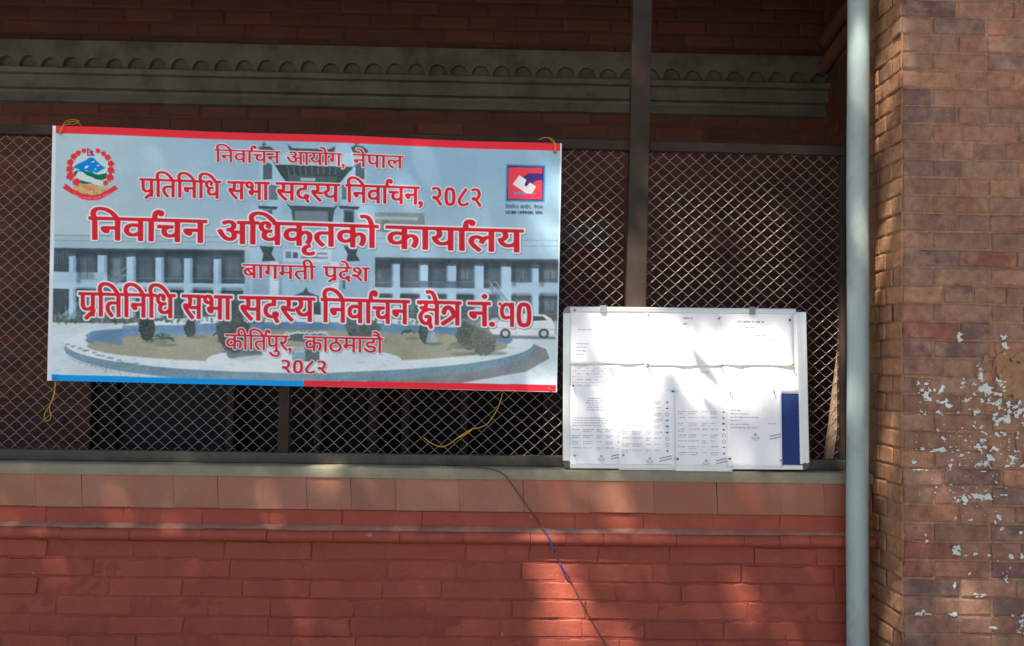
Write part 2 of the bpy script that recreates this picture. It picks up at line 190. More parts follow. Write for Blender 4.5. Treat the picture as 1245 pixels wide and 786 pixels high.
१551;275,632 320,628 357,615 388,594 411,567 424,535 429,499 427,473 421,448 412,424 397,399 378,373 353,347 322,318 285,288 241,256 362,160 386,139 404,119 418,99 426,78 431,57 433,34 432,14 427,-5 421,-24 411,-41 400,-60 386,-79 321,-30 330,-20 337,-10 343,0 347,10 349,22 350,34 349,47 346,58 342,69 334,79 324,91 310,103 128,254 132,276 197,320 251,360 293,396 324,430 342,464 348,498 346,518 339,534 328,546 313,555 296,560 276,562 257,560 241,556 228,548 218,538 212,525 210,510 212,496 217,483 226,472 238,461 257,452 280,444 231,386 201,401 177,418 158,438 145,461 137,487 134,517 136,535 140,553 149,571 160,587 175,602 195,615 217,624 244,630
२551;477,33 413,-12 351,76 293,150 239,208 222,206 204,204 187,204 165,206 145,212 128,222 115,235 107,251 104,270 106,288 112,302 122,314 135,322 150,327 168,329 181,328 193,325 206,321 220,314 236,304 255,291 282,304 307,322 329,346 346,374 357,406 360,442 356,478 346,508 328,531 304,548 275,558 243,561 220,560 199,557 178,553 157,546 134,537 110,526 84,595 109,607 135,616 163,623 190,628 219,631 247,632 282,630 316,623 347,611 374,595 398,573 417,548 431,517 440,481 443,440 439,395 427,354 408,316 382,283 352,255 316,233 346,202 375,169 405,133 432,97 456,64
८551;273,0 240,2 207,8 176,18 147,32 122,51 101,74 85,102 75,134 72,171 73,192 76,212 82,233 89,254 100,277 115,301 132,327 154,356 180,388 382,632 444,579 233,324 206,290 185,260 171,236 161,213 156,191 154,168 158,137 169,113 187,96 211,84 238,76 268,74 302,76 334,82 366,91 398,104 431,121 465,142 501,68 469,51 435,35 399,21 360,9 318,2
'''
# ---------------------------------------------------------------- lettering outlines
def load_glyphs(txt):
    g = {}
    for ln in txt.strip('\n').split('\n'):
        ch = ln[0]; adv, _, rest = ln[1:].partition(';')
        cs = [np.array([[float(v) for v in p.split(',')] for p in k.split(' ')]) for k in rest.split('|') if k]
        g[ch] = (float(adv), cs)
    return g
GLYPH = load_glyphs(GLYPHS)

def fill_mask(polys, w, h):
    """even-odd fill of a list of closed polygons on a w x h raster"""
    m = np.zeros((h, w), bool)
    xs = np.arange(w) + .5
    for p in polys:
        n = len(p)
        for i in range(n):
            x0, y0 = p[i]; x1, y1 = p[(i + 1) % n]
            if y0 == y1: continue
            if y0 > y1: x0, y0, x1, y1 = x1, y1, x0, y0
            a, b = max(0, int(math.ceil(y0 - .5))), min(h, int(math.ceil(y1 - .5)))
            if a >= b: continue
            ys = np.arange(a, b) + .5
            xc = x0 + (ys - y0) * (x1 - x0) / (y1 - y0)
            m[a:b] ^= xs[None, :] > xc[:, None]
    return m

def box_blur(a, r):
    if r < 1: return a
    k = 2 * r + 1
    for ax in (0, 1):
        pad = [(0, 0)] * a.ndim; pad[ax] = (r + 1, r)
        c = np.cumsum(np.pad(a, pad, mode='edge'), axis=ax)
        a = (np.take(c, range(k, c.shape[ax]), ax) - np.take(c, range(0, c.shape[ax] - k), ax)) / k
    return a

def dilate(m, rx, ry):
    out = m.copy(); R = int(math.ceil(max(rx, ry)))
    for dy in range(-R, R + 1):
        for dx in range(-R, R + 1):
            if rx > 0 and (dx / max(rx, .01)) ** 2 + (dy / max(ry, .01)) ** 2 <= 1.0:
                s = np.zeros_like(m)
                H, W = m.shape
                s[max(0, dy):H + min(0, dy), max(0, dx):W + min(0, dx)] = m[max(0, -dy):H + min(0, -dy), max(0, -dx):W + min(0, -dx)]
                out |= s
    return out

def vnoise(x, y, seed=0):
    """value noise in numpy"""
    xi = np.floor(x).astype(np.int64); yi = np.floor(y).astype(np.int64)
    fx = x - xi; fy = y - yi
    fx = fx * fx * (3 - 2 * fx); fy = fy * fy * (3 - 2 * fy)
    def hsh(a, b):
        n = (a * 374761393 + b * 668265263 + seed * 1442695041) & 0x7fffffff
        n = ((n ^ (n >> 13)) * 1274126177) & 0x7fffffff
        return ((n ^ (n >> 16)) & 0xffff) / 65535.0
    return (hsh(xi, yi) * (1 - fx) + hsh(xi + 1, yi) * fx) * (1 - fy) + (hsh(xi, yi + 1) * (1 - fx) + hsh(xi + 1, yi + 1) * fx) * fy
def fbm(x, y, seed=0, octv=4):
    s = 0; a = .5; t = 0
    for o in range(octv):
        s = s + a * vnoise(x * 2 ** o, y * 2 ** o, seed + o * 17); t += a; a *= .5
    return s / t

# glyphs the plain outlines lack: conjuncts and the marks above or below a letter, as brush paths
def brush(pts, r0=44, r1=None):
    """outline of a thick path: one disc-swept quad per segment"""
    r1 = r0 if r1 is None else r1
    P = [np.array(p, float) for p in pts]
    if len(P) > 2:                                  # smooth the path
        Q = []
        for i in range(len(P) - 1):
            a = P[max(i - 1, 0)]; b = P[i]; c = P[i + 1]; d = P[min(i + 2, len(P) - 1)]
            for k in range(6):
                t = k / 6
                Q.append(.5 * ((2 * b) + (-a + c) * t + (2 * a - 5 * b + 4 * c - d) * t * t + (-a + 3 * b - 3 * c + d) * t ** 3))
        P = Q + [P[-1]]
    out = []
    n = len(P)
    for i, p in enumerate(P):
        r = r0 + (r1 - r0) * i / (n - 1)
        out.append([np.array([p[0] + r * math.cos(a), p[1] + r * math.sin(a)]) for a in [k * math.pi / 6 for k in range(12)]])
        if i:
            q = P[i - 1]; d = p - q; L = np.hypot(*d)
            if L > 1e-6:
                nrm = np.array([-d[1], d[0]]) / L * r
                out.append([q + nrm, p + nrm, p - nrm, q - nrm])
    return out
HEAD = lambda a, b: [[(a, 622), (b, 622), (b, 552), (a, 552)]]
STEM = lambda x: [[(x - 38, 622), (x + 38, 622), (x + 38, 0), (x - 38, 0)]]
CUSTOM = {
    'R': (0, brush([(-38, 590), (-40, 700), (-10, 790), (60, 820), (120, 790), (110, 740)], 40)),      # reph
    'x': (0, brush([(-95, 150), (-210, 60), (-330, -40)], 34, 44)),                                       # stroke of pra
    'K': (660, HEAD(0, 660) + STEM(560) + brush([(70, 560), (170, 590), (250, 520), (190, 430), (110, 440)], 36)
          + brush([(190, 420), (330, 400), (540, 390)], 28) + brush([(300, 395), (150, 330), (80, 200), (140, 70), (260, 30), (350, 90), (340, 200), (250, 210)], 36)
          + brush([(330, 90), (390, -70)], 36)),
    'T': (600, HEAD(0, 600) + STEM(500) + brush([(110, 320), (140, 420), (240, 460), (340, 400), (390, 300)], 46)
          + brush([(500, 330), (330, 190), (90, 40)], 34, 46)),
    'O': (551, [p for p in brush([(275, 40), (150, 90), (110, 310), (150, 540), (275, 590), (400, 540), (440, 310), (400, 90), (275, 40)], 44)]),
    'W': (520, HEAD(30, 60) + STEM(420) + brush([(300, 240), (190, 230), (110, 320), (110, 480), (200, 575), (320, 570), (410, 480)], 34)),   # one
}
def compose(word):
    """list of (polygons, even-odd?) in 1/1000 em, and the advance"""
    pen = 0; out = []
    for i, ch in enumerate(word):
        if ch == ' ': pen += 260; continue
        if ch == 'S':                               # half sa: sa without its stem
            adv, cs = GLYPH['स']
            out.append(('clip', [c + [pen, 0] for c in cs], pen + 425)); pen += 425; continue
        if ch in CUSTOM:
            adv, polys = CUSTOM[ch]
            for p in polys: out.append(('one', [np.array(p) + [pen, 0]], None))
        else:
            adv, cs = GLYPH[ch]
            out.append(('one', [c + [pen, 0] for c in cs], None))
        pen += adv
    return out, pen
# ---------------------------------------------------------------- what is printed on the banner
BW, BH, SS = 880, 440, 2
def homography(src, dst):
    A = []; b = []
    for (x, y), (u, v) in zip(src, dst):
        A += [[x, y, 1, 0, 0, 0, -u * x, -u * y], [0, 0, 0, x, y, 1, -v * x, -v * y]]; b += [u, v]
    h = np.linalg.solve(np.array(A, float), np.array(b, float))
    return np.append(h, 1).reshape(3, 3)
BQ = [(64, 153), (683, 175), (677, 477), (57, 463)]
HB = homography(BQ, [(0, 0), (BW * SS, 0), (BW * SS, BH * SS), (0, BH * SS)])
def cv(pts):
    p = np.array(pts, float); q = np.c_[p, np.ones(len(p))] @ HB.T
    return q[:, :2] / q[:, 2:3]
def paint_banner():
    W, H = BW * SS, BH * SS
    img = np.zeros((H, W, 3))
    HI = np.linalg.inv(HB)
    gx, gy = np.meshgrid(np.arange(W) + .5, np.arange(H) + .5)
    den = HI[2, 0] * gx + HI[2, 1] * gy + HI[2, 2]
    PX = (HI[0, 0] * gx + HI[0, 1] * gy + HI[0, 2]) / den; PY = (HI[1, 0] * gx + HI[1, 1] * gy + HI[1, 2]) / den
    def lerp(a, b, t): return np.array(a, float) + (np.array(b, float) - np.array(a, float)) * np.clip(t, 0, 1)[..., None]
    sky = lerp((160, 186, 196), (134, 170, 194), (PX - 60) / 260)
    img[:] = lerp((0, 0, 0), (0, 0, 0), PX * 0) + sky
    img[:] = img + (np.array([166, 190, 200]) - img) * np.clip((PY - 220) / 90, 0, 1)[..., None] * .55
    def region(c):
        x0, y0 = np.floor(c.min(0)).astype(int) - 2; x1, y1 = np.ceil(c.max(0)).astype(int) + 2
        return max(0, x0), max(0, y0), min(W, x1), min(H, y1)
    def poly(col, pts, a=1.0, soft=0, nz=0, clip=None):
        c = cv(pts); x0, y0, x1, y1 = region(c)
        if soft: x0, y0, x1, y1 = max(0, x0 - 3 * soft), max(0, y0 - 3 * soft), min(W, x1 + 3 * soft), min(H, y1 + 3 * soft)
        if x1 <= x0 or y1 <= y0: return
        m = fill_mask([c - [x0, y0]], x1 - x0, y1 - y0).astype(float)
        if soft: m = box_blur(box_blur(m, soft), soft)
        colr = np.array(col, float)
        if nz: colr = colr + (fbm(gx[y0:y1, x0:x1] / 5, gy[y0:y1, x0:x1] / 5, 3, 3)[..., None] - .5) * nz * 2
        s = img[y0:y1, x0:x1]; s += (colr - s) * (m * a)[..., None]
    def rect(col, x0, y0, x1, y1, a=1.0, soft=0, nz=0, s=.012):
        poly(col, [(x0, y0), (x1, y0 + (x1 - x0) * s), (x1, y1 + (x1 - x0) * s), (x0, y1)], a, soft, nz)
    def ell(cx, cy, rx, ry, a0=0, a1=360, n=48):
        return [(cx + rx * math.cos(math.radians(a0 + (a1 - a0) * i / n)), cy + ry * math.sin(math.radians(a0 + (a1 - a0) * i / n))) for i in range(n + 1)]
    def line(col, pts, w=.5, a=1.0, soft=0):
        for (xa, ya), (xb, yb) in zip(pts[:-1], pts[1:]):
            dx, dy = xb - xa, yb - ya; L = math.hypot(dx, dy) or 1; nx, ny = -dy / L * w, dx / L * w
            poly(col, [(xa + nx, ya + ny), (xb + nx, yb + ny), (xb - nx, yb - ny), (xa - nx, ya - ny)], a, soft)
    rnd = random.Random(5)
    # far buildings and the long two-storey block
    rect((122, 138, 142), 455, 259, 518, 282, 1, 0, 12); rect((150, 172, 178), 457, 264, 510, 268); rect((108, 122, 128), 466, 268, 474, 283)
    rect((140, 172, 190), 58, 286, 335, 400); rect((142, 178, 202), 450, 289, 690, 400)
    rect((150, 180, 194), 60, 288, 330, 302); rect((152, 184, 206), 455, 292, 685, 313)
    for y in (286, 292.5): rect((104, 128, 142), 60, y, 330, y + .8, .7); rect((110, 136, 154), 455, y + 4.5, 685, y + 5.3, .7)
    DK, DL = (66, 84, 95), (60, 76, 86)
    rect(DK, 62, 302, 300, 347, 1, 1, 8); rect(DL, 62, 350, 298, 392, 1, 1, 8)
    rect((84, 98, 108), 452, 313.5, 684, 350, 1, 1, 8); rect((88, 98, 104), 452, 357, 684, 388, 1, 1, 8)
    for x0, x1, y0, y1 in ((62, 300, 303, 346), (62, 298, 352, 391), (452, 684, 315, 350), (452, 684, 358, 388)):
        for k in range(170):
            x = x0 + rnd.random() * (x1 - x0); y = y0 + rnd.random() * (y1 - y0); d = rnd.random() * 46 - 24
            c = (70 + d, 86 + d, 94 + d); w_, h_ = .6 + rnd.random() * 3, .6 + rnd.random() * 4
            rect(c, x, y, x + w_, y + h_, .38)
    CL, SH = (158, 192, 214), (118, 152, 180)
    for x0, x1, y0 in ((84, 92, 312), (119, 130, 311), (155, 166, 313), (191, 201, 314), (226, 236, 315), (262, 271, 316)):
        rect(CL, x0, y0, x1, 392); rect(SH, x1 - 3, y0 + 1, x1 + 1, 392, .8)
    for x0, x1, y0 in ((479, 488, 322), (512, 522, 323), (545, 556, 324), (578, 589, 324), (610, 622, 325), (647, 655, 327)):
        rect((166, 200, 224), x0, y0, x1, 398); rect(SH, x0 - 2, y0, x0 + 1.5, 398, .5)
    rect((148, 182, 200), 62, 331, 131, 347); rect(CL, 60, 343, 300, 351.5); rect((160, 194, 216), 452, 350, 684, 357.5)
    rect((156, 188, 210), 622, 344, 684, 360); rect((86, 104, 118), 489, 342, 578, 350, .8)
    for x in (170, 207, 241, 276, 490, 524, 558): rect((112, 134, 148), x, 322, x + 17, 340, .35, 1)
    for i in range(14): rect((150, 170, 180), 66 + i * 3.4, 306 + (i % 3), 67.4 + i * 3.4, 322, .22)
    # outside stairs at both ends
    poly((112, 142, 162), [(75, 392), (146, 334), (157, 334), (90, 394)], .8, 1)
    for k in range(3): line((176, 202, 216), [(66 + k * 7, 392 - k * 4), (140 + k * 7, 330 - k * 2)], .45, .8)
    for k in range(9): line((176, 202, 216), [(72 + k * 8, 387 - k * 6.6), (72 + k * 8, 380 - k * 6.6)], .35, .7)
    poly((118, 148, 170), [(594, 350), (606, 350), (640, 392), (628, 394)], .85, 1)
    for k in range(3): line((180, 206, 220), [(593 + k * 9, 340 + k * 2), (630 + k * 9, 386 + k * 2)], .45, .8)
    for k in range(9): line((180, 206, 220), [(598 + k * 4, 352 + k * 5), (598 + k * 4, 345 + k * 5)], .35, .7)
    for i in range(40): rect((150, 175, 185), 63 + i * 2.1, 383, 64 + i * 2.1, 390, .6)
    for x in range(63, 300, 3): rect((120, 146, 164), x, 341, x + .7, 347, .35)
    for x in range(455, 578, 3): rect((128, 152, 170), x, 342, x + .7, 350, .3)
    for x0, x1, y0, y1 in ((84, 300, 304, 309), (452, 684, 315, 320)): rect((40, 54, 62), x0, y0, x1, y1, .35, 2)
    # bays: doors, curtains, lighter backs and deep corners
    for bays, y0, y1 in (([(93, 119), (132, 154), (167, 190), (202, 225), (237, 261), (272, 299)], 310, 345), ([(93, 154), (167, 190), (202, 225), (237, 261), (272, 298)], 354, 390), ([(456, 478), (489, 511), (523, 544), (557, 577), (590, 609), (623, 646), (656, 682)], 324, 349), ([(456, 478), (489, 511), (523, 544), (557, 577), (590, 609), (623, 646), (656, 682)], 361, 387)):
        for xa, xb in bays:
            d = rnd.random() * 22 - 9; w_ = xb - xa
            rect((84 + d, 102 + d, 114 + d), xa + w_ * .12, y0 + 4, xb - w_ * .15, y1 - 5, .55, 3)
            if rnd.random() < .7: rect((122 + d, 142 + d, 154 + d), xa + w_ * (.15 + .4 * rnd.random()), y0 + 6, xa + w_ * (.35 + .5 * rnd.random()), y1 - 9, .45, 2)
            rect((44, 58, 66), xa, y0 - 3, xa + w_ * .2, y1, .45, 3); rect((40, 54, 62), xa, y0 - 4, xb, y0 + 3, .4, 3)
            rect((110, 134, 150), xa, y1 - 6, xb, y1 - 4.6, .5)
            if rnd.random() < .5: line((52, 64, 70), [(xa + w_ * .5, y0 + 4), (xa + w_ * .5, y1 - 6)], .4, .6)
    # the gate tower
    rect((146, 180, 204), 306, 250, 458, 392); rect((150, 184, 206), 326, 186, 448, 262)
    rect((128, 160, 184), 345, 240, 418, 262, .5, 2)
    DG = (62, 80, 84)
    poly(DG, [(352, 176), (358, 181), (402, 183), (411, 179), (407, 190), (404, 199), (361, 197), (356, 188)], 1, 0, 8)
    poly((54, 70, 76), [(334, 197), (342, 201), (430, 204), (438, 200), (426, 211), (416, 223), (410, 226), (352, 224), (344, 214)], 1, 0, 8)
    for i in range(9): line((128, 150, 158), [(352 + i * 7.4, 203), (354 + i * 7, 214)], .5, .55)
    poly((74, 92, 98), [(352, 214), (413, 216), (410, 225), (354, 223)], 1, 0, 6)
    for x in (322, 434):
        poly(DG, [(x - 5, 180), (x, 178), (x + 9, 179), (x + 16, 184), (x + 12, 192), (x - 1, 191)], 1, 0, 8)
        line(DG, [(x + 1.5, 172), (x + 1.5, 180)], .6); line(DG, [(x - 1, 176), (x + 5, 176)], .7)
        poly((76, 92, 108), ell(x + 6, 204, 5.5, 5, 180, 360) + [(x + 11.5, 219), (x + .5, 219)])
        rect((160, 190, 208), x - 4, 196, x - .5, 262, .6)
    rect((172, 200, 212), 368, 217.5, 386, 221, .8)
    for x in (330, 418): rect((78, 94, 104), x, 226, x + 10, 244, .8)
    poly(DG, [(351, 248), (355, 251), (408, 253), (414, 250), (409, 257), (406, 276), (360, 276), (357, 257)], 1, 0, 6)
    rect((106, 124, 136), 361, 257.5, 401, 274, 1, 0, 6)
    for x, w in ((322, 12), (420, 13)):
        poly((58, 76, 90), [(x - 6, 251), (x + w + 7, 252.5), (x + w + 4, 256), (x - 4, 255)]); rect((92, 108, 118), x, 256, x + w, 272); rect((60, 76, 88), x + 1.5, 258, x + w - 1.5, 272)
    for x in (318, 420):
        poly((60, 76, 80), [(x, 300), (x + 18, 301), (x + 15, 310), (x + 20, 318), (x + 3, 319), (x + 5, 310)], 1, 0, 14)
    rect((176, 200, 212), 347, 304, 405, 319.5); rect((96, 120, 150), 350, 307, 357, 315, .9); rect((70, 74, 120), 359, 308, 365, 315, .9)
    for k in range(2): rect((110, 104, 150), 368, 308 + k * 5, 401, 310.4 + k * 5, .75)
    for x in (331, 404): rect((184, 206, 218), x, 319, x + 10.5, 432); rect((120, 152, 178), x + 10.5, 319, x + 15, 432, .8)
    rect((126, 158, 182), 415, 322, 450, 432, .5); rect((118, 148, 172), 310, 330, 329, 432, .5)
    rect((80, 96, 112), 419, 326, 422, 352)
    poly((68, 82, 88), [(375, 350), (378, 356), (390, 361), (392, 370), (394, 432), (354, 432), (357, 371), (360, 360), (371, 356)], 1, 0, 6)
    # plaza, basin and lawn
    poly((184, 203, 212), [(50, 392), (320, 398), (700, 392), (700, 480), (50, 470)], 1, 1, 6)
    for i in range(60):
        x = 64 + rnd.random() * 150; rect((80, 96, 92) if rnd.random() < .6 else (120, 120, 110), x, 386 + rnd.random() * 4, x + 5, 393, .8)
    rect((96, 110, 118), 450, 384, 610, 397, .8, 1, 10)
    poly((118, 126, 130), [(470, 474), (560, 466), (640, 452), (668, 436), (664, 425), (640, 415), (600, 440), (440, 460)], .95, 1, 6)
    poly((110, 142, 160), ell(364, 424, 286, 41), 1, 0, 16)
    poly((194, 212, 221), ell(364, 418, 285, 35), 1, 0, 5)
    line((120, 140, 150), ell(364, 423, 285, 35, 8, 172), .5, .8); line((128, 146, 156), ell(364, 428, 285, 36, 10, 170), .4, .6)
    for i in range(70):
        a = math.radians(15 + rnd.random() * 150); x = 364 + 285 * math.cos(a); y = 424 + 38 * math.sin(a) + rnd.random() * 4
        line((84, 108, 122), [(x, y), (x + rnd.random() * 5 - 2, y + rnd.random() * 6)], .5, .35)
    poly((98, 134, 166), ell(364, 414, 260, 22), 1, 0, 10)
    poly((147, 150, 134), ell(362, 421, 256, 20), 1, 1, 8)
    poly((98, 134, 166), [(104, 408), (112, 403), (150, 400), (150, 420), (124, 416), (106, 411)], .9, 1)
    rect((106, 142, 176), 150, 396, 280, 408, .95, 0, 14, -.005); rect((112, 150, 184), 466, 396, 496, 406, .9, 0, 10)
    poly((193, 211, 219), ell(372, 438, 118, 16), 1, 0, 4)
    poly((104, 122, 134), ell(300, 431, 22, 8), .9, 1); poly((193, 211, 219), ell(372, 442, 100, 12), .8, 1)
    for i in range(26):
        x = 82 + i * 6 + rnd.random() * 4; y = 418 + 34 * (1 - (1 - i / 26) ** 1.6) + rnd.random() * 3
        poly((112, 122, 122), ell(x, y, 3.4, 1.2, n=10), .65)
    for i in range(260):                           # planting along the foot of the building
        x = 66 + rnd.random() * 260 if rnd.random() < .62 else 456 + rnd.random() * 150; y = 385 + rnd.random() * 9; d = rnd.random() * 44 - 18
        poly((66 + d, 88 + d, 74 + d * .8), [(x - 2, y), (x, y - 2 - rnd.random() * 3), (x + 2, y + .4), (x, y + 1.6)], .6)
    for i in range(700):                           # grass
        a = rnd.random() * 6.283; r = rnd.random() ** .5; x = 362 + 250 * r * math.cos(a); y = 421 + 18 * r * math.sin(a); d = rnd.random() * 40 - 22
        if ((x - 372) / 120) ** 2 + ((y - 438) / 17) ** 2 > 1 and y > 404: line((146 + d, 150 + d, 126 + d), [(x, y), (x + rnd.random() * 4 - 2, y - .8)], .4, .4)
    for cx, cy, rx in ((190, 416, 16), (242, 410, 12), (296, 428, 24), (528, 418, 12), (594, 430, 24), (455, 414, 18)): poly((92, 104, 98), ell(cx, cy, rx, 2.4), .6, 2)
    poly((84, 118, 146), ell(364, 404, 250, 9, 180, 360), .35, 3)
    # shrubs, palms, fountain
    def bush(cx, y0, y1, rx, col=(62, 76, 76), cone=False):
        pts = []
        for i in range(40):
            a = i / 40 * 2 * math.pi; k = 1 + (rnd.random() - .5) * .12
            r = rx * (1 if not cone else (.72 + .28 * math.sin(a) if math.sin(a) < 0 else 1))
            pts.append((cx + r * k * math.cos(a), (y0 + y1) / 2 + (y1 - y0) / 2 * k * math.sin(a)))
        poly(col, pts, 1, 0, 22)
        for k in range(int(rx * (y1 - y0) / 2.2)):
            a = rnd.random() * 6.283; r = rnd.random() ** .5 * 1.06; x = cx + rx * r * math.cos(a); y = (y0 + y1) / 2 + (y1 - y0) / 2 * r * math.sin(a)
            if cone and y < (y0 + y1) / 2 and abs(x - cx) > rx * .85: continue
            d = -26 + rnd.random() * 44 + (14 if math.cos(a) > .2 and math.sin(a) < .2 else 0); s = .6 + rnd.random() * 1.3
            poly([min(220, max(20, c + d)) for c in col], [(x - s, y), (x, y - s * .8), (x + s, y + .2), (x + .2, y + s * .8)], .75)
    bush(181, 384, 415, 10); bush(234, 390, 410, 7); bush(286, 364, 428, 20, (72, 84, 86), True); bush(447, 388, 414, 16, (84, 94, 92)); bush(432, 374, 412, 9, (78, 92, 98))
    bush(518, 392, 418, 7, (78, 88, 86)); bush(570, 390, 425, 14, (84, 92, 88)); bush(589, 394, 432, 15, (104, 112, 104))
    for cx, cy, r in ((200, 413, 15), (270, 408, 9), (498, 405, 9), (560, 424, 16)):
        for k in range(16):
            a = math.radians(180 + rnd.random() * 180); e = (cx + r * math.cos(a), cy + r * .7 * math.sin(a) + 3)
            line((68, 92, 88) if cx < 500 else (110, 122, 104), [(cx, cy), ((cx + e[0]) / 2, (cy + e[1]) / 2 - 2.5), e], .7, .85)
        poly((100, 106, 96), ell(cx + 4, cy + 7, r, 2), .5, 1)
    poly((70, 84, 90), [(372, 410), (391, 410), (391, 440), (372, 440)], .9, 1)
    poly((86, 100, 104), ell(375, 411, 27, 5), 1, 0, 8)
    for i in range(26): poly((196, 210, 214), ell(349 + i * 2.05, 404 + rnd.random() * 3, 1.7, 1.1, n=10), .9)
    poly((112, 160, 170), [(357, 428), (374, 429), (373, 440), (358, 439)]); poly((150, 174, 180), [(356, 424), (372, 421), (374, 428), (357, 428)])
    # parked white car
    poly((138, 152, 160), [(560, 388), (690, 391), (690, 408), (600, 408)], .6, 2)
    poly((104, 112, 116), [(598, 408), (674, 410), (676, 413), (600, 412)], .8, 1)
    poly((206, 216, 222), [(596, 402), (597, 395), (606, 392), (614, 385), (628, 382), (662, 383), (670, 388), (674, 396), (674, 408), (600, 407)])
    poly((78, 94, 104), [(609, 391), (616, 386), (627, 385), (626, 391)]); poly((74, 88, 98), [(641, 385), (660, 385), (665, 390), (641, 391)])
    line((150, 164, 172), [(600, 399), (674, 401)], .5, .8); line((140, 154, 162), [(627, 385), (628, 407)], .3, .7)
    for x in (615, 661): poly((70, 78, 84), ell(x, 406, 6.2, 6)); poly((176, 186, 190), ell(x, 406, 3.6, 3.6))
    poly((170, 186, 196), [(598, 388), (606, 387), (608, 392), (598, 392)])
    poly((150, 172, 186), [(524, 398), (528, 398), (534, 417), (519, 417)], .8)
    for k in range(420):                            # stains, joints and gravel of the forecourt
        x = 62 + rnd.random() * 612; y = 394 + rnd.random() * 66; d = rnd.random() * 54 - 34
        poly((150 + d, 164 + d, 168 + d), ell(x, y, .8 + rnd.random() * 4, .3 + rnd.random() * .5, n=8), .28)
    img[:] = box_blur(img, 1)
    img += ((fbm(PX / 26, PY / 18, 21, 4) - .5) * 26 * np.clip((PY - 270) / 40, 0, 1))[..., None]
    # printing grain: sky streaks
    img += ((fbm(PX / 60, PY / 40, 9, 4) - .5) * 16 + (fbm(PX / 2.2, PY / 2.2, 4, 2) - .5) * 7)[..., None]
    # stripes and hem
    rect((208, 42, 56), 64, 153, 690, 162.5, 1, 0, 0, .0355)
    poly((4, 140, 214), [(57, 455), (372, 463.5), (372, 471.5), (57, 466)])
    poly((214, 40, 56), [(372, 462.5), (680, 468), (680, 480), (372, 472)])
    poly((194, 206, 214), [(60, 150), (68.5, 150), (62.5, 470), (55, 470)]); poly((196, 208, 216), [(681, 170), (690, 170), (680, 480), (675.5, 480)])
    line((190, 205, 212), [(56, 464), (372, 470.8), (678, 477)], .8, .9)
    # the state emblem
    def E(x, y): return (70 + x / 9.247, 170 + y / 9.247)
    def ep(col, pts, a=1.0, nz=0): poly(col, [E(*p) for p in pts], a, 0, nz)
    ep((176, 200, 208), ell(385, 350, 215, 200))
    ep((0, 120, 200), [(185, 320), (205, 295), (265, 265), (320, 240), (370, 205), (410, 210), (450, 250), (500, 295), (550, 325), (500, 350), (440, 385), (380, 380), (330, 350), (250, 370), (190, 345)])
    ep((190, 214, 224), [(180, 325), (230, 335), (270, 355), (200, 365)], .9)
    for q in ([(300, 335), (330, 300), (365, 295), (340, 325)], [(370, 265), (420, 245), (425, 260)], [(400, 350), (440, 385), (510, 380), (560, 330), (545, 380), (480, 400), (430, 395)], [(440, 305), (475, 285), (480, 300)], [(420, 340), (440, 325), (445, 345)]):
        ep((196, 216, 224), q)
    ep((0, 104, 76), [(180, 370), (230, 350), (330, 360), (400, 385), (470, 400), (560, 380), (565, 440), (500, 465), (430, 450), (350, 420), (250, 400), (200, 420)])
    ep((186, 204, 210), [(210, 405), (240, 360), (290, 370), (340, 410), (400, 430), (440, 460), (520, 465), (525, 510), (460, 515), (400, 505), (330, 470), (270, 460), (225, 430)])
    ep((0, 100, 72), [(255, 460), (330, 480), (390, 490), (380, 510), (280, 505), (240, 480)])
    ep((192, 160, 116), [(175, 540), (240, 490), (300, 505), (400, 500), (490, 530), (570, 540), (560, 620), (400, 650), (220, 620)], 1, 14)
    ep((196, 128, 92), [(255, 510), (330, 510), (430, 540), (420, 570), (360, 585), (290, 545)]); ep((186, 146, 108), [(330, 520), (400, 505), (480, 530), (430, 560)])
    ep((150, 176, 132), [(180, 560), (300, 600), (440, 585), (560, 560), (545, 615), (390, 640), (220, 615)], .55)
    for k in range(26):
        ep((120, 84, 56), ell(200 + rnd.random() * 350, 560 + rnd.random() * 60, 9, 5, n=8), .7)
    RD, LF = (208, 44, 56), (30, 52, 62)
    for fx, fy, r in ((305, 130, 27), (240, 155, 30), (190, 195, 36), (150, 260, 38), (145, 335, 42), (150, 415, 46), (218, 480, 42), (462, 130, 27), (525, 162, 28), (572, 205, 34), (608, 275, 36), (608, 350, 40), (597, 430, 42), (547, 490, 30)):
        sgn = -1 if fx < 385 else 1
        for dx, dy in ((sgn * 1.1, .9), (sgn * 1.35, .2), (sgn * .2, 1.4), (-sgn * .5, 1.35)):
            ax, ay = fx + dx * r, fy + dy * r
            ep(LF, [(fx + dy * r * .3, fy - dx * r * .3), (ax, ay), (fx - dy * r * .3, fy + dx * r * .3)])
        ep(RD, [(fx + r * (1 + .09 * math.cos(5 * t)) * math.cos(t), fy + r * .92 * (1 + .09 * math.cos(5 * t)) * math.sin(t)) for t in [i * math.pi / 18 for i in range(36)]])
    ep((40, 56, 110), [(338, 98), (420, 145), (398, 150), (430, 188), (338, 188)]); ep((204, 46, 62), [(345, 110), (402, 142), (375, 145), (412, 181), (345, 181)])
    ep((200, 206, 210), ell(362, 133, 9, 7, n=12)); ep((200, 206, 210), ell(364, 164, 10, 10, n=12))
    ep((206, 44, 62), [(55, 545), (85, 525), (78, 495), (110, 510), (180, 565), (290, 615), (390, 630), (490, 615), (580, 565), (660, 515), (672, 545), (697, 560), (650, 585), (600, 620), (480, 680), (380, 692), (280, 675), (150, 610)])
    for k in range(34):
        t = (k + .5) / 34; x = 165 + 430 * t; y = 600 + 60 * (1 - (2 * t - 1) ** 2); ep((206, 150, 158), ell(x, y + rnd.random() * 8, 5, 9, n=8), .8 if k % 9 else 0)
    # the ballot-box mark
    def Lg(x, y): return (600 + x / 9.825, 190 + y / 9.825)
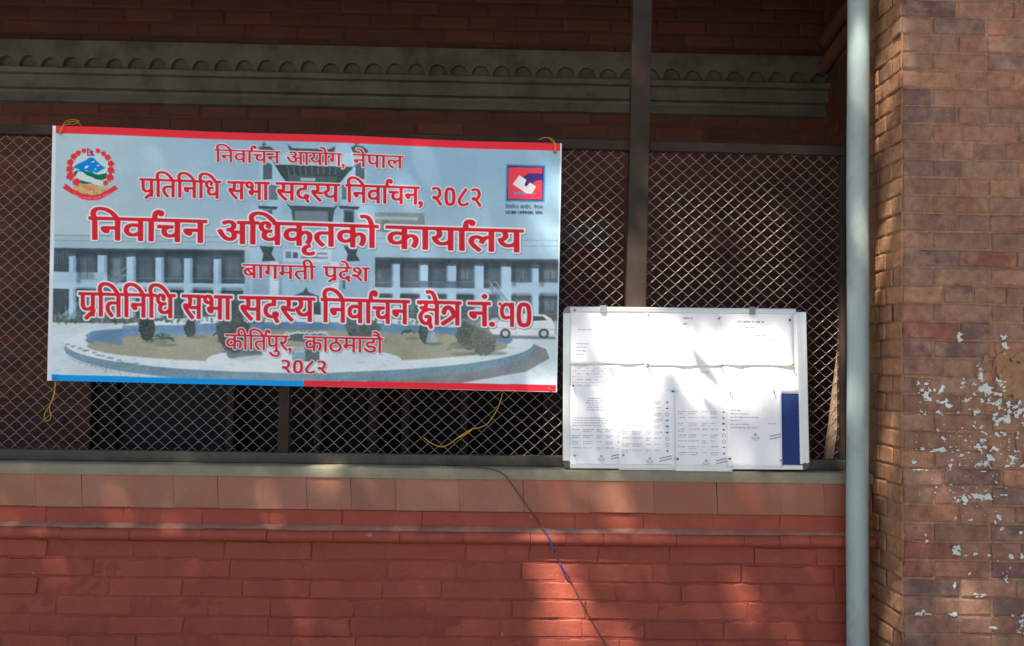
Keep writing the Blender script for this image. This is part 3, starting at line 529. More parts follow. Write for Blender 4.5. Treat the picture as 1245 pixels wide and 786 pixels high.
    def lp(col, pts, a=1.0): poly(col, [Lg(*p) for p in pts], a)
    lp((52, 130, 172), [(158, 98), (620, 115), (608, 558), (148, 548)]); lp((58, 40, 110), [(178, 118), (600, 135), (590, 538), (168, 528)]); lp((238, 64, 78), [(190, 138), (585, 145), (578, 526), (180, 518)])
    lp((112, 128, 184), [(250, 432), (495, 440), (490, 462), (236, 458)])
    lp((208, 210, 212), [(235, 340), (312, 232), (512, 372), (458, 455), (392, 450)])
    lp((62, 44, 116), [(352, 255), (420, 208), (584, 218), (582, 292), (510, 300), (470, 338), (440, 320), (395, 372), (372, 352), (396, 290)])
    # writing
    def word(txt, x0, x1, yh, yb, slope, mode, bold=.05, col=(190, 30, 46)):
        items, adv = compose(txt)
        k = 3                                        # finer raster for the letters
        c = cv([(x0, yh), (x1, yh + slope * (x1 - x0)), (x1, yb + slope * (x1 - x0)), (x0, yb)])
        sx = (c[1, 0] - c[0, 0]) / adv; em = (c[3, 1] - c[0, 1]) / 622; sh = (c[1, 1] - c[0, 1]) / (c[1, 0] - c[0, 0]); kx = (c[3, 0] - c[0, 0]) / (c[3, 1] - c[0, 1])
        pad = int(em * 420) + 6
        X0, Y0 = int(c[:, 0].min()) - pad, int(c[:, 1].min()) - pad; w, h = int(c[:, 0].max()) + pad - X0, int(c[:, 1].max()) + pad - Y0
        m = np.zeros((h * k, w * k), bool)
        for kind, polys, cx in items:
            P = []
            for p in polys:
                px = c[0, 0] + p[:, 0] * sx; py = c[0, 1] + (622 - p[:, 1]) * em + p[:, 0] * sx * sh; px = px + (622 - p[:, 1]) * em * kx
                P.append(np.c_[(px - X0) * k, (py - Y0) * k])
            g = fill_mask(P, w * k, h * k)
            if kind == 'clip': g[:, int((c[0, 0] + cx * sx - X0) * k):] = False
            m |= g
        E1 = em * 1000 * k
        m = dilate(m, E1 * bold, E1 * bold * .42)
        def down(q): return q.reshape(h, k, w, k).mean((1, 3))
        ya, yb_, xa, xb = max(0, Y0), min(H, Y0 + h), max(0, X0), min(W, X0 + w)
        def comp(a, colr, al=1.0, dx=0, dy=0):
            a = np.roll(np.roll(a, dy, 0), dx, 1)[ya - Y0:yb_ - Y0, xa - X0:xb - X0]
            s = img[ya:yb_, xa:xb]; s += (np.array(colr, float) - s) * (a * al)[..., None]
        if mode:
            o = dilate(m, mode * SS * 1.42 * k, mode * SS * 1.42 * k); od = down(o.astype(float))
            comp(box_blur(od, 1), (84, 100, 112), .75, 2, 3 if mode > 1.3 else 2); comp(od, (205, 214, 222))
        comp(down(m.astype(float)), col)
    s1, s2, s3, s4, s5, s6 = .0385, .0297, .030, .028, .025, .024
    def row(words, xr, yh, yb, s, mode, bold):
        for t, a, b in words: word(t, a, b, yh + (a - xr) * s, yb + (a - xr) * s, s, mode, bold)
    row([('िनवाRचन', 263.7, 343), ('आयोग', 350.5, 418), (',', 417, 422), ('नेपाल', 431.5, 492)], 263.7, 181.7, 197.3, s1, 1.0, .022)
    row([('पxितिनिध', 171.7, 270.3), ('सभा', 279.5, 329.6), ('सदSय', 338.5, 415), ('िनवाRचन', 423, 511), (',', 509, 517), ('२O८२', 524.8, 588)], 171.7, 217.8, 239.6, s2, 1.25, .024)
    row([('िनवाRचन', 109, 252.4), ('अिधकृतको', 266.3, 460.6), ('कायाRलय', 471.8, 635.3)], 109, 264.4, 291.8, s3, 1.9, .032)
    row([('बागमती', 297.7, 386), ('पxदेश', 395.7, 450.7)], 297.7, 322, 338.8, s4, 1.15, .022)
    row([('पxितिनिध', 96.2, 214.5), ('सभा', 224.5, 284), ('सदSय', 294, 384.6), ('िनवाRचन', 393.5, 498.7), ('KेT', 509.5, 561.5), ('नं', 570.5, 596), ('.', 594, 604), ('WO', 607, 648)], 96.2, 355.8, 384.6, s5, 1.9, .024)
    row([('कीितRपुर', 276.7, 353), (',', 352, 358), ('काठमाडौ', 372.6, 467.3)], 276.7, 407, 425, s6, 1.0, .020)
    row([('२O८२', 343, 401)], 343, 438, 453.4, s6, 1.0, .03)
    for t, a, b in (('िनवाRचन', 615.5, 630.5), ('आयोग,', 632.5, 646.5), ('नेपाल', 649, 660)): word(t, a, b, 250.2 + (a - 615) * .02, 254.2 + (a - 615) * .02, .02, 0, .03, (44, 58, 78))
    for t, a, b in (('ELECTION', 615.5, 628.5), ('COMMISSION,', 630, 649), ('NEPAL', 651, 660)): word(t, a, b, 257.2 + (a - 615) * .02, 260.6 + (a - 615) * .02, .02, 0, .03, (26, 32, 52))
    out = img.reshape(BH, SS, BW, SS, 3).mean((1, 3))
    return np.clip(out, 0, 255)

# ================================================================ SETTING
E_SHADE = np.array([.60, .70, .80])           # what a white surface in this shade returns: photo colour -> base colour
def seen(r, g, b, k=1.0):
    """base colour of a surface that the photo shows in open shade with this colour"""
    return (min(.9, lin(r) / E_SHADE[0] * k), min(.9, lin(g) / E_SHADE[1] * k), min(.9, lin(b) / E_SHADE[2] * k), 1.0)
rnd = random.Random(11)

M_ground = material('paving_concrete', (.22, .205, .185, 1), .9, .3, 40, .2, 2.0)
M_paint = material('red_painted_brick', seen(118, 55, 45), .7, .55, 70, .12, 7, seen(124, 78, 62), 16, .22, attr='tint', fine=.09, chip=(seen(140, 104, 88), 30, .735))
M_brick = material('old_brick', (.2, .1, .07, 1), .92, .9, 150, .36, 32, seen(120, 104, 90), 13, .75, attr='tint', fine=.26)
M_inner = material('inner_brick', (.2, .1, .07, 1), .9, .5, 90, .2, 6, (.05, .04, .04, 1), 3, .5, attr='tint', fine=.12)
M_tile = material('coping_tile_clay', (.3, .15, .1, 1), .7, .25, 60, .10, 10, seen(128, 66, 54), 6, .55, attr='tint', fine=.06)
M_cement = material('cement', seen(104, 107, 95), .85, .4, 70, .12, 10, seen(96, 94, 84), 9, .5, fine=.08)
M_fillet = material('dusty_cement', seen(118, 92, 80), .9, .4, 90, .2, 14, seen(112, 60, 50), 12, .7)
M_rail = material('dusty_steel', seen(60, 62, 58), .7, .2, 90, .2, 9, seen(84, 82, 74), 14, .5, spec=.15)
M_cornice = material('stained_plaster', (.122, .118, .095, 1), .9, .5, 60, .25, 6, (.05, .05, .045, 1), 5, .7, fine=.1)
M_wood = material('dark_brown_wood', (.045, .028, .023, 1), .6, .3, 40, .25, 8, stretch=(1, 1, .08))
M_steel = material('dark_painted_steel', (.040, .029, .024, 1), .65, .15, 120, .25, 9, (.05, .03, .022, 1), 22, .35, spec=.08)
M_wire = material('galvanised_wire', (.30, .27, .235, 1), .4, 0, 60, .3, 30, metal=.65)
M_pipe = material('grey_painted_pipe', seen(120, 144, 150), .45, .08, 60, .09, 7, seen(92, 104, 106), 12, .45, chip=(seen(70, 74, 72), 26, .75), stretch=(1, 1, .5))
M_plaster = material('ceiling_plaster', (.16, .14, .12, 1), .9)
M_glass = material('dark_window_glass', (.018, .026, .027, 1), .45, 0, 60, .2, 3, spec=.12)
M_roll = material('red_plaster', seen(96, 66, 56, .7), .85, .4, 60, .25, 8)
M_dark = material('room_shade_black', (.012, .011, .010, 1), .9)  # near-black colour stands in for the shade inside the window

# ground: one sheet to the horizon
g = mesh_from('ground', [(-400, -400, 0), (400, -400, 0), (400, 400, 0), (-400, 400, 0)], [(0, 1, 2, 3)])
props(obj('ground', g, M_ground), kind='structure')

# ---------------------------------------------------------------- bricks
def brickwork(name, org, U, N, u0, u1, rows, layout, mat, parent, joint=.008, tints=None, mortar=(.2, .12, .09), sink=.006, rough=.0016, mort=.007, nu=7, nv=4, seed=1, wob=.0012, vj=1.0, edge=(.02, .075), tv=.12, usink=1.0, wave=0.0):
    """single bricks with uneven arrises over a bed of mortar. org: corner at height 0; U runs along the wall, N out of it."""
    rr = random.Random(seed); V = []; Fc = []; T = []
    Z = Vector((0, 0, 1))
    eu, ev = edge; fu = [0, eu, 2 * eu] + [i / (nu - 3) for i in range(1, nu - 3)] + [1 - 2 * eu, 1 - eu, 1]; fv = [0, ev, 2 * ev] + [i / (nv - 3) for i in range(1, nv - 3)] + [1 - 2 * ev, 1 - ev, 1]
    z_all = [r[0] for r in rows] + [rows[-1][0] + rows[-1][1]]
    b0 = len(V)
    for a, b in ((u0, z_all[0]), (u1, z_all[0]), (u1, z_all[-1]), (u0, z_all[-1])):
        V.append(org + U * a + Z * b - N * mort); T.append(mortar)
    Fc.append((0, 1, 2, 3) if U.cross(Z).dot(N) > 0 else (3, 2, 1, 0))
    flip = U.cross(Z).dot(N) < 0
    for ri, (z, h) in enumerate(rows):
        cuts = layout(ri, rr, u0, u1)
        for a, b in zip(cuts[:-1], cuts[1:]):
            a, b = max(a, u0), min(b, u1)
            if b - a < .02: continue
            t = rr.choice(tints) if tints else (1, 1, 1); k = 1 + rr.uniform(-tv, tv); t = tuple(c * k for c in t)
            dep = rr.uniform(-rough, rough); tilt = rr.uniform(-rough, rough); ja, jb, jz, jw = [joint / 2 * rr.uniform(.6, 1.5) * vj_ for vj_ in (vj, vj, 1, 1)]
            sd = rr.random() * 100; i0 = len(V)
            for q in fv:
                for p in fu:
                    uu = a + ja + (b - a - ja - jb) * p; zz = z + jz + (h - jz - jw) * q
                    rim = 1.0 if q in (0, 1) else (usink if p in (0, 1) else 0.0)
                    corner = 1.0 if p in (0, 1) and q in (0, 1) else 0.0
                    w = noise.noise(Vector((uu * 38 + sd, zz * 45, sd)))
                    w2 = noise.noise(Vector((uu * 11, zz * 14 + sd, 3.3)))
                    d = dep + tilt * (p - .5) + w * rough * .7 + w2 * rough - rim * sink
                    V.append(org + U * (uu + w2 * wob * (2 if rim else .5)) + Z * (zz + wave * noise.noise(Vector((uu * 2.6, zz * 5, 4.7))) + w * wob * (1.6 if rim else .4)) + N * d)
                    T.append(tuple(c * (1 + .10 * w2 * (tv / .12)) for c in t))
            n = len(fu)
            for j in range(len(fv) - 1):
                for i in range(n - 1):
                    f = (i0 + j * n + i, i0 + j * n + i + 1, i0 + (j + 1) * n + i + 1, i0 + (j + 1) * n + i)
                    Fc.append(f[::-1] if flip else f)
    me = mesh_from(name, V, Fc, True)
    at = me.color_attributes.new('tint', 'FLOAT_COLOR', 'POINT')
    at.data.foreach_set('color', np.c_[np.clip(np.array(T, float), 0, .9), np.ones(len(T))].astype(np.float32).ravel())
    return obj(name, me, mat, parent)
def running(length, jit=.06):
    def f(ri, rr, u0, u1):
        x = u0 - length * (.5 if ri % 2 else .0) - rr.random() * length * .25; c = [x]
        while x < u1: x += length * (1 + rr.uniform(-jit, jit)); c.append(x)
        return c
    return f
XA = -3.4
                 # far end of the wall, pillar's return, end wall of the gallery
PF = -.256                                      # front of the pillar
XP, XE = P(1097, 400, PF).x, P(1001, 100, 1.20).x
def rows_from(z_line, h, zlo, zhi):
    k = math.floor((zlo - z_line) / h); out = []
    z = z_line + k * h
    while z < zhi: out.append((z, h)); z += h
    return out

# ---------------------------------------------------------------- low wall under the screen
parapet = thing('parapet_wall', 'low red painted brick wall with clay coping tiles and a grey cement ledge', 'wall', (-.5, .1, 0))
zs1, zs0 = P(690, 571.0, -.014).z, P(690, 584.5, -.014).z          # cement ledge
zt0 = P(500, 621, -.006).z; zm1, zm0 = P(500, 645, -.02).z, P(500, 661, -.02).z
red = [seen(112, 55, 43)[:3], seen(114, 57, 45)[:3], seen(109, 53, 42)[:3]]
hrow = 22.6 / 1150 * 3.43
low_rows = [(zm0 - hrow * (k + 1), hrow) for k in range(12)][::-1]
brickwork('painted_bricks', Vector((0, 0, 0)), Vector((1, 0, 0)), Vector((0, -1, 0)), XA, XP, low_rows, running(.275, .22), M_paint, parapet,
          joint=.007, tints=red, mortar=seen(104, 47, 39)[:3], sink=.0034, rough=.003, mort=.0030, nu=17, nv=7, seed=3, wob=.0046, vj=.3, edge=(.009, .036), tv=.045, usink=.45, wave=.004)
brickwork('painted_bricks', Vector((0, 0, 0)), Vector((1, 0, 0)), Vector((0, -1, 0)), XA, XP, [(zm1 - .004, zt0 - zm1 + .006)], running(.27, .12), M_paint, parapet,
          joint=.006, tints=[seen(113, 53, 43)[:3], seen(116, 56, 44)[:3]], mortar=seen(96, 46, 36)[:3], sink=.003, rough=.0015, mort=.003, nu=17, nv=7, seed=9, wob=.003, vj=.3, edge=(.009, .036), tv=.04, usink=.45, wave=.003)
# half-round string course of painted moulded bricks
def moulding(name, x0, x1, prof, mat, parent, n, amp=.0012, tint=None, seed=0.0):
    V, Fc = [], []
    for i in range(n + 1):
        x = x0 + (x1 - x0) * i / n
        for j, (y, z) in enumerate(prof):
            w = noise.noise(Vector((x * 9, z * 20 + j, seed))) + .5 * noise.noise(Vector((x * 40, j * 1.7, seed + 5)))
            V.append((x, y - w * amp, z + w * amp))
    m = len(prof)
    for i in range(n):
        for j in range(m - 1):
            a = i * m + j; Fc.append((a, a + m, a + m + 1, a + 1))
    me = mesh_from(name, V, Fc, True)
    at = me.color_attributes.new('tint', 'FLOAT_COLOR', 'POINT')
    c = np.tile(np.array(tint + (1.0,), np.float32), (len(V), 1)); at.data.foreach_set('color', c.ravel())
    return obj(name, me, mat, parent)
zc = (zm0 + zm1) / 2; rm = (zm1 - zm0) / 2
prof = [(-.016, zm1 - .0005), (-.022, zm1 - .002)] + [(-.022 - rm * .95 * math.cos(a), zc + rm * .92 * math.sin(a)) for a in [math.pi / 2 - k * math.pi / 8 for k in range(1, 8)]] + [(-.014, zm0 + .001), (.004, zm0 - .003)]
moulding('cement_fillet', XA, XP, [(.003, zm1 + .012), (-.006, zm1 + .0095), (-.020, zm1 + .001), (-.0235, zm1 - .0035)], M_fillet, parapet, 260, .0012, (.3, .3, .3), 3.0)
x = XA; k = 0
while x < XP:
    w = .115 + rnd.uniform(-.012, .02) if rnd.random() < .4 else .24 + rnd.uniform(-.02, .02)
    x1 = min(XP, x + w); dz = rnd.uniform(-.0012, .0012); dy = rnd.uniform(-.0012, .0012)
    moulding('string_course_brick', x + .0008, x1 - .0008, [(a + dy, b + dz) for a, b in prof], M_paint, parapet, max(4, int(w / .02)), .0011, seen(113 + rnd.randint(-3, 3), 55, 43)[:3], k * 3.1); x = x1; k += 1
# clay coping tiles, each its own piece
x = P(105, 595, 0).x - .1605 * 12; k = 0
while x < XP:
    w = .1605 + rnd.uniform(-.004, .004); 
    if P(430, 600).x < x < P(900, 600).x: w *= 1.45
    jv = rnd.uniform(.94, 1.05); t = seen(115 * jv, 84 * jv * rnd.uniform(.98, 1.02), 72 * jv)[:3]
    if x > P(560, 600).x: t = seen(113 * jv, 78 * jv * rnd.uniform(.98, 1.02), 66 * jv)[:3]
    bm = bmesh.new(); dz = rnd.uniform(-.002, .002); dy = rnd.uniform(-.0022, .0022)
    add_box(bm, x + .0002, -.009 + dy, zt0 + dz, min(XP - .001, x + w - .0002), .06, zs0 + .004, .0014, 2)
    for v in bm.verts: v.co.x += (zt0 - v.co.z) * .07 * (1 if k % 3 else .8)
    o = obj('coping_tile', bm, M_tile, parapet); at = o.data.color_attributes.new('tint', 'FLOAT_COLOR', 'POINT')
    at.data.foreach_set('color', np.tile(np.array(t + (1.0,), np.float32), (len(o.data.vertices), 1)).ravel()); x += w; k += 1
# cement ledge with a worn front edge
ledge_prof = [(-.0135, zs0 + .0005), (-.0145, zs0 + .012), (-.014, zs1 - .010), (-.0105, zs1 - .003), (-.002, zs1 - .0005), (.03, zs1), (.23, zs1 + .001)]
o = moulding('cement_ledge', XA, XP, ledge_prof, M_cement, parapet, 220, .0016, (.3, .3, .2), 40.0)
box('wall_core', XA, .012, 0, XP, .228, zs1 - .012, M_paint, parapet)

# ---------------------------------------------------------------- brick pillar at the end of the wall
pillar = thing('brick_pillar', 'old brown brick pillar with scraps of torn pale paper stuck on it', 'pillar', (1.9, -.1, 0))
hp = 22.35 / 1150 * (PF - CAM.y)
prow = rows_from(P(1100, 215, PF).z, hp, .05, 4.2)
pal = [seen(*c)[:3] for c in ((120, 88, 68), (112, 82, 68), (122, 86, 66), (92, 68, 62), (114, 92, 74), (128, 98, 74), (96, 74, 68), (108, 66, 52), (120, 92, 76), (104, 76, 62), (122, 90, 72), (112, 86, 72))]
pm = np.mean(pal, 0); pal = [tuple((pm * np.array([.92, 1.02, 1.22]) + (np.array(c) - pm) * .85) * .90) for c in pal]; mor = seen(116, 94, 78)[:3]
def pl(ri, rr, u0, u1):
    x = u0 + (.106 if ri % 2 else (.195 if rr.random() < .7 else .14)); c = [u0, x]
    while x < u1: x += (.193 if rr.random() < .72 else .106) * rr.uniform(.97, 1.05); c.append(x)
    return c
brickwork('brick_face', Vector((0, PF, 0)), Vector((1, 0, 0)), Vector((0, -1, 0)), XP, 3.2, prow, pl, M_brick, pillar, joint=.0056, tints=pal, mortar=mor, sink=.0045, rough=.0022, mort=.0054, nu=11, nv=6, seed=21, wob=.0018)
brickwork('return_face', Vector((XP, 0, 0)), Vector((0, -1, 0)), Vector((-1, 0, 0)), -.235, -PF, prow, lambda ri, rr, a, b: [a, -.12, .06 if ri % 2 else .12, .176 if ri % 2 else b + 1, b + 1][:5], M_brick, pillar,
          joint=.0045, tints=[seen(124, 96, 72)[:3], seen(120, 92, 70)[:3], seen(112, 84, 66)[:3], seen(128, 96, 72)[:3]], mortar=mor, sink=.004, rough=.004, mort=.006, nu=9, nv=6, seed=22, wob=.002)
box('pillar_core', XP + .008, PF + .008, 0, 3.2, .236, 4.3, M_brick, pillar)
for nm in ('pillar_core',):
    me = bpy.data.objects[nm].data; at = me.color_attributes.new('tint', 'FLOAT_COLOR', 'POINT'); at.data.foreach_set('color', np.tile(np.array(mor + (1.0,), np.float32), (len(me.vertices), 1)).ravel())
# torn paper: irregular scraps a fraction of a millimetre proud of the bricks
def patch_mesh(name, px0, px1, py0, py1, field, cell, y, mat, parent, lift=.0032):
    a, b = P(px0, py1, y), P(px1, py0, y); nx, nz = int((b.x - a.x) / cell), int((b.z - a.z) / cell)
    gx, gz = np.meshgrid(a.x + (np.arange(nx) + .5) * cell, a.z + (np.arange(nz) + .5) * cell)
    m = field(gx, gz); V = []; Fc = []; idx = {}
    def vid(i, j):
        if (i, j) not in idx:
            idx[(i, j)] = len(V); xx = a.x + i * cell; zz = a.z + j * cell
            V.append((xx + .3 * cell * noise.noise(Vector((xx * 300, zz * 300, 1))), y - lift - .0012 * noise.noise(Vector((xx * 60, zz * 60, 7))), zz + .3 * cell * noise.noise(Vector((xx * 300, zz * 300, 9)))))
        return idx[(i, j)]
    for j, i in zip(*np.nonzero(m)): Fc.append((vid(i, j), vid(i + 1, j), vid(i + 1, j + 1), vid(i, j + 1)))
    return obj(name, mesh_from(name, V, Fc, True), mat, parent)
SCR = [(415, 245, 26, 56), (375, 215, 12, 16), (490, 240, 20, 32), (705, 145, 17, 38), (690, 232, 22, 24), (737, 232, 24, 24), (812, 225, 30, 38), (620, 200, 14, 16), (505, 300, 30, 14), (540, 318, 14, 14), (400, 355, 20, 16), (500, 355, 26, 10),
       (800, 310, 26, 22), (850, 310, 30, 12), (895, 325, 20, 34), (905, 350, 45, 24), (810, 395, 44, 20), (790, 370, 24, 10), (780, 485, 48, 18), (625, 505, 13, 9), (710, 540, 24, 22), (790, 550, 22, 10), (380, 553, 34, 8), (440, 556, 14, 8), (490, 555, 30, 10), (575, 562, 16, 6), (485, 598, 12, 12),
       (610, 585, 16, 8), (745, 605, 26, 16), (700, 635, 24, 22), (345, 625, 14, 14), (396, 630, 10, 10), (390, 661, 62, 4), (555, 632, 18, 20), (530, 660, 34, 4), (900, 562, 24, 12), (860, 632, 24, 14), (860, 525, 12, 12), (905, 490, 8, 8), (860, 456, 10, 14), (640, 288, 22, 9), (720, 295, 24, 12), (600, 357, 14, 5), (700, 355, 22, 7), (470, 452, 12, 8), (410, 395, 10, 6), (512, 492, 10, 8), (640, 130, 7, 9), (925, 640, 20, 9), (930, 430, 12, 14), (690, 440, 30, 12), (730, 465, 40, 8), (880, 600, 14, 16)]
SCR = [(1030 + a / 4.367, 420 + b / 4.367, c / 4.367, d / 4.367) for a, b, c, d in SCR]
SCR += [(1030 + a / 4.228, 600 + b / 4.228, c / 4.228, d / 4.228) for a, b, c, d in ((705, 16, 66, 11), (600, 28, 13, 13), (555, 33, 13, 12), (775, 128, 15, 24), (788, 186, 14, 12), (568, 300, 20, 24), (600, 316, 24, 5), (655, 310, 9, 8), (775, 325, 6, 14), (838, 330, 14, 10), (820, 410, 15, 30), (550, 480, 6, 20), (675, 518, 24, 9), (375, 618, 26, 15), (545, 622, 18, 11), (430, 622, 16, 5), (840, 630, 12, 10), (900, 640, 14, 22), (893, 700, 15, 16), (755, 690, 20, 6), (405, 222, 7, 26), (897, 318, 9, 20), (712, 68, 14, 6), (770, 92, 18, 5), (820, 10, 24, 5), (640, 135, 20, 5), (890, 205, 8, 8), (625, 415, 7, 7), (720, 320, 10, 8), (555, 120, 6, 8), (862, 665, 10, 8))]
SCR += [(1167, 410, 2.5, 6), (1221, 421, 3, 7), (1218, 411, 3, 3), (1222, 408, 1.5, 3)]
def scraps(gx, gz):
    acc = np.full(gx.shape, -9.0)
    for px, py, rx, ry in SCR:
        c = P(px, py, PF); sx, sz = rx / 1150 * 3.15, ry / 1150 * 3.15
        acc = np.maximum(acc, 1 - np.sqrt(((gx - c.x) / (sx * 1.25)) ** 2 + ((gz - c.z) / (sz * 1.25)) ** 2))
    f = fbm(gx * 75, gz * 95, 5, 5); m = (acc * .55 + (f - .5) * 2.8) > .34
    c0 = P(1180, 560, PF); far = np.exp(-((gx - c0.x) / .28) ** 2 - ((gz - c0.z) / .30) ** 2)
    return m & (acc > -.35) | ((fbm(gx * 95, gz * 110, 15, 3) * (.72 + .28 * far)) > .735)
M_scrap = material('torn_paper', seen(150, 170, 176), .85, .3, 200, .2, 40, seen(118, 118, 112), 40, .6)
patch_mesh('paper_scrap', 1104, 1249, 395, 780, scraps, .0016, PF, M_scrap, pillar)
M_mud = material('cement_smear', seen(116, 94, 72), .95, .7, 90, .14, 25, seen(92, 70, 56), 30, .8)
def smear(gx, gz):
    c = P(1236, 455, PF); r = np.sqrt(((gx - c.x) / .13) ** 2 + ((gz - c.z) / .085) ** 2)
    return (1 - r + (fbm(gx * 45, gz * 45, 8, 5) - .5) * 2.2) > .12
patch_mesh('mortar_smear', 1170, 1262, 405, 500, smear, .003, PF, M_mud, pillar, .0028)

# ---------------------------------------------------------------- house behind the screen
YI = 1.20
house = thing('brick_building', 'dim brick building wall behind the wire screen, with a scalloped grey cornice', 'building', (-1, 1.4, 0))
zi = P(150, 26, YI).z; hi = 16.6 / 1150 * (YI - CAM.y)
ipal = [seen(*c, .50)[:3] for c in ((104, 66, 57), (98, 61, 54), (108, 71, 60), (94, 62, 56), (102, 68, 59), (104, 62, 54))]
wx0, wx1 = P(110, 500, YI).x, P(684, 500, YI).x; wz0, wz1 = .45, P(300, 300, YI).z
all_rows = rows_from(zi, hi, .4, 3.45)
lay = running(.24, .05)
def sect(u0, u1, rows, sd): brickwork('inner_bricks', Vector((0, YI, 0)), Vector((1, 0, 0)), Vector((0, -1, 0)), u0, u1, rows, lay, M_inner, house, joint=.009, tints=ipal, mortar=seen(66, 46, 41)[:3], sink=.005, rough=.0025, mort=.005, nu=7, nv=5, seed=sd)
kz = [i for i, r in enumerate(all_rows) if r[0] + .001 >= wz1][0]
sect(-4.2, XE + .06, all_rows[kz:], 31); sect(-4.2, wx0, all_rows[:kz], 32); sect(wx1, XE + .06, all_rows[:kz], 33)
# window with a dark wooden frame, three leaves and a sheet painted black for the room's shade
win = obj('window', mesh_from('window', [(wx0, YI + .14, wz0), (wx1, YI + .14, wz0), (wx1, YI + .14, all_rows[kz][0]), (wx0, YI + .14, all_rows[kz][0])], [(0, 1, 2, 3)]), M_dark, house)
def px_x(px): return P(px, 520, YI + .1).x
for a, b in ((110, 137), (137, 146), (278, 287), (384, 393), (449, 460), (489, 499), (560, 569), (660, 690)):
    box('frame', px_x(a), YI + .05, wz0, px_x(b), YI + .11, all_rows[kz][0] - .002, M_wood if a > 140 else M_dark, win, .004)
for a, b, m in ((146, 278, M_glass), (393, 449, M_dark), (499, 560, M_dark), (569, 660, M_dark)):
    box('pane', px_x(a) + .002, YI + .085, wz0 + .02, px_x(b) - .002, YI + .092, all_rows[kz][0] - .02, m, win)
box('lintel', wx0 - .2, YI - .006, all_rows[kz][0] + .002, wx1 + .2, YI + .12, all_rows[kz][0] + .12, M_wood, house, .003)
# cornice: arched plate over a projecting lip and two bands
def cornice(org, U, N, length, z_top, parent, s=1.0):
    Z = Vector((0, 0, 1)); px = (YI - CAM.y) / 1150.0
    H = [0, 35 * px, 42 * px, 58 * px, 62 * px, 73 * px]; V, Fc = [], []
    def q(u, z, d): return org + U * u + Z * z + N * d
    def quad(*p): i = len(V); V.extend(p); Fc.append((i, i + 1, i + 2, i + 3))
    pit = 25.9 * px; aw = 21.6 * px / 2; ah = 15 * px; zb = z_top - H[1]; D = .058
    n = int(length / pit) + 1
    for k in range(n):
        u = k * pit; c = u + pit / 2; wob = 1 + .22 * noise.noise(Vector((k * 1.7, s, 0)))
        us = [u] + [c - aw * math.cos(t * math.pi / 14) for t in range(15)] + [u + pit]
        hs = [zb] + [zb + ah * wob * (math.sin(t * math.pi / 14) ** .8) for t in range(15)] + [zb]
        for i in range(len(us) - 1):
            quad(q(us[i], hs[i], D), q(us[i + 1], hs[i + 1], D), q(us[i + 1], z_top, D), q(us[i], z_top, D))
            quad(q(us[i], hs[i], .03), q(us[i + 1], hs[i + 1], .03), q(us[i + 1], hs[i + 1], D), q(us[i], hs[i], D))
    L = n * pit
    quad(q(0, zb - .01, .03), q(L, zb - .01, .03), q(L, z_top, .03), q(0, z_top, .03))
    quad(q(0, z_top, 0), q(0, z_top, D), q(L, z_top, D), q(L, z_top, 0))
    prof = [(.03, zb), (.088, zb - .001), (.092, zb - .006), (.090, z_top - H[2]), (.058, z_top - H[2] - .004), (.066, z_top - H[3]), (.030, z_top - H[3] - .004), (.026, z_top - H[4]), (.040, z_top - H[5] + .004), (.036, z_top - H[5]), (0, z_top - H[5] - .004)]
    ns = max(2, int(length / .05))
    for i in range(ns):
        for (d0, z0), (d1, z1) in zip(prof[:-1], prof[1:]):
            ua, ub = L * i / ns, L * (i + 1) / ns
            w = [.0022 * noise.noise(Vector((uu * 12, zz * 30, s))) for uu in (ua, ub) for zz in (z0, z1)]
            quad(q(ua, z0 + w[0], d0 + w[0]), q(ua, z1 + w[1], d1 + w[1]), q(ub, z1 + w[3], d1 + w[3]), q(ub, z0 + w[2], d0 + w[2]))
    return obj('cornice', mesh_from('cornice', V, Fc), M_cornice, parent)
zct = P(500, 57, YI - .07).z
cornice(Vector((-4.2, YI, 0)), Vector((1, 0, 0)), Vector((0, -1, 0)), 4.2 + XE + .02, zct, house, 2.0)
# end wall of the gallery with the cornice running on round the corner
brickwork('end_wall_bricks', Vector((XE, 0, 0)), Vector((0, -1, 0)), Vector((-1, 0, 0)), -YI, -.236, all_rows, lay, M_inner, house, joint=.009, tints=ipal, mortar=seen(66, 46, 41)[:3], sink=.005, rough=.0025, mort=.005, nu=7, nv=5, seed=35)
for (xa, ya), (xb, yb) in (((1003, 52), (1034, 6)), ((998, 87), (1036, 34))):
    pa_, pb_ = PXp(xa, ya, XE - .02), PXp(xb, yb, XE - .02)
    tube('roll_moulding', [pa_.lerp(pb_, t / 10) for t in range(11)], .034, M_roll, house, 14)
box('end_wall_core', XE + .007, .24, 0, XE + .3, YI + .3, 3.46, M_plaster, house)
box('gallery_floor', -4.2, .23, .35, XE, YI, .45, M_ground, house)
box('ceiling', -4.2, .23, 3.46, XE + .2, YI + .3, 3.6, M_plaster, house)
box('front_beam', XA - .8, .004, 2.86, XE, .23, 3.6, M_brick, house)
box('far_end_wall', -4.4, .0, 0, -4.2, YI + .3, 3.6, M_plaster, house)
box('upper_wall', -4.4, .01, 3.602, XE, .3, 7, M_brick, house)
for nm in ('front_beam', 'upper_wall'):
    me = bpy.data.objects[nm].data; at = me.color_attributes.new('tint', 'FLOAT_COLOR', 'POINT'); at.data.foreach_set('color', np.tile(np.array(mor + (1.0,), np.float32), (len(me.vertices), 1)).ravel())

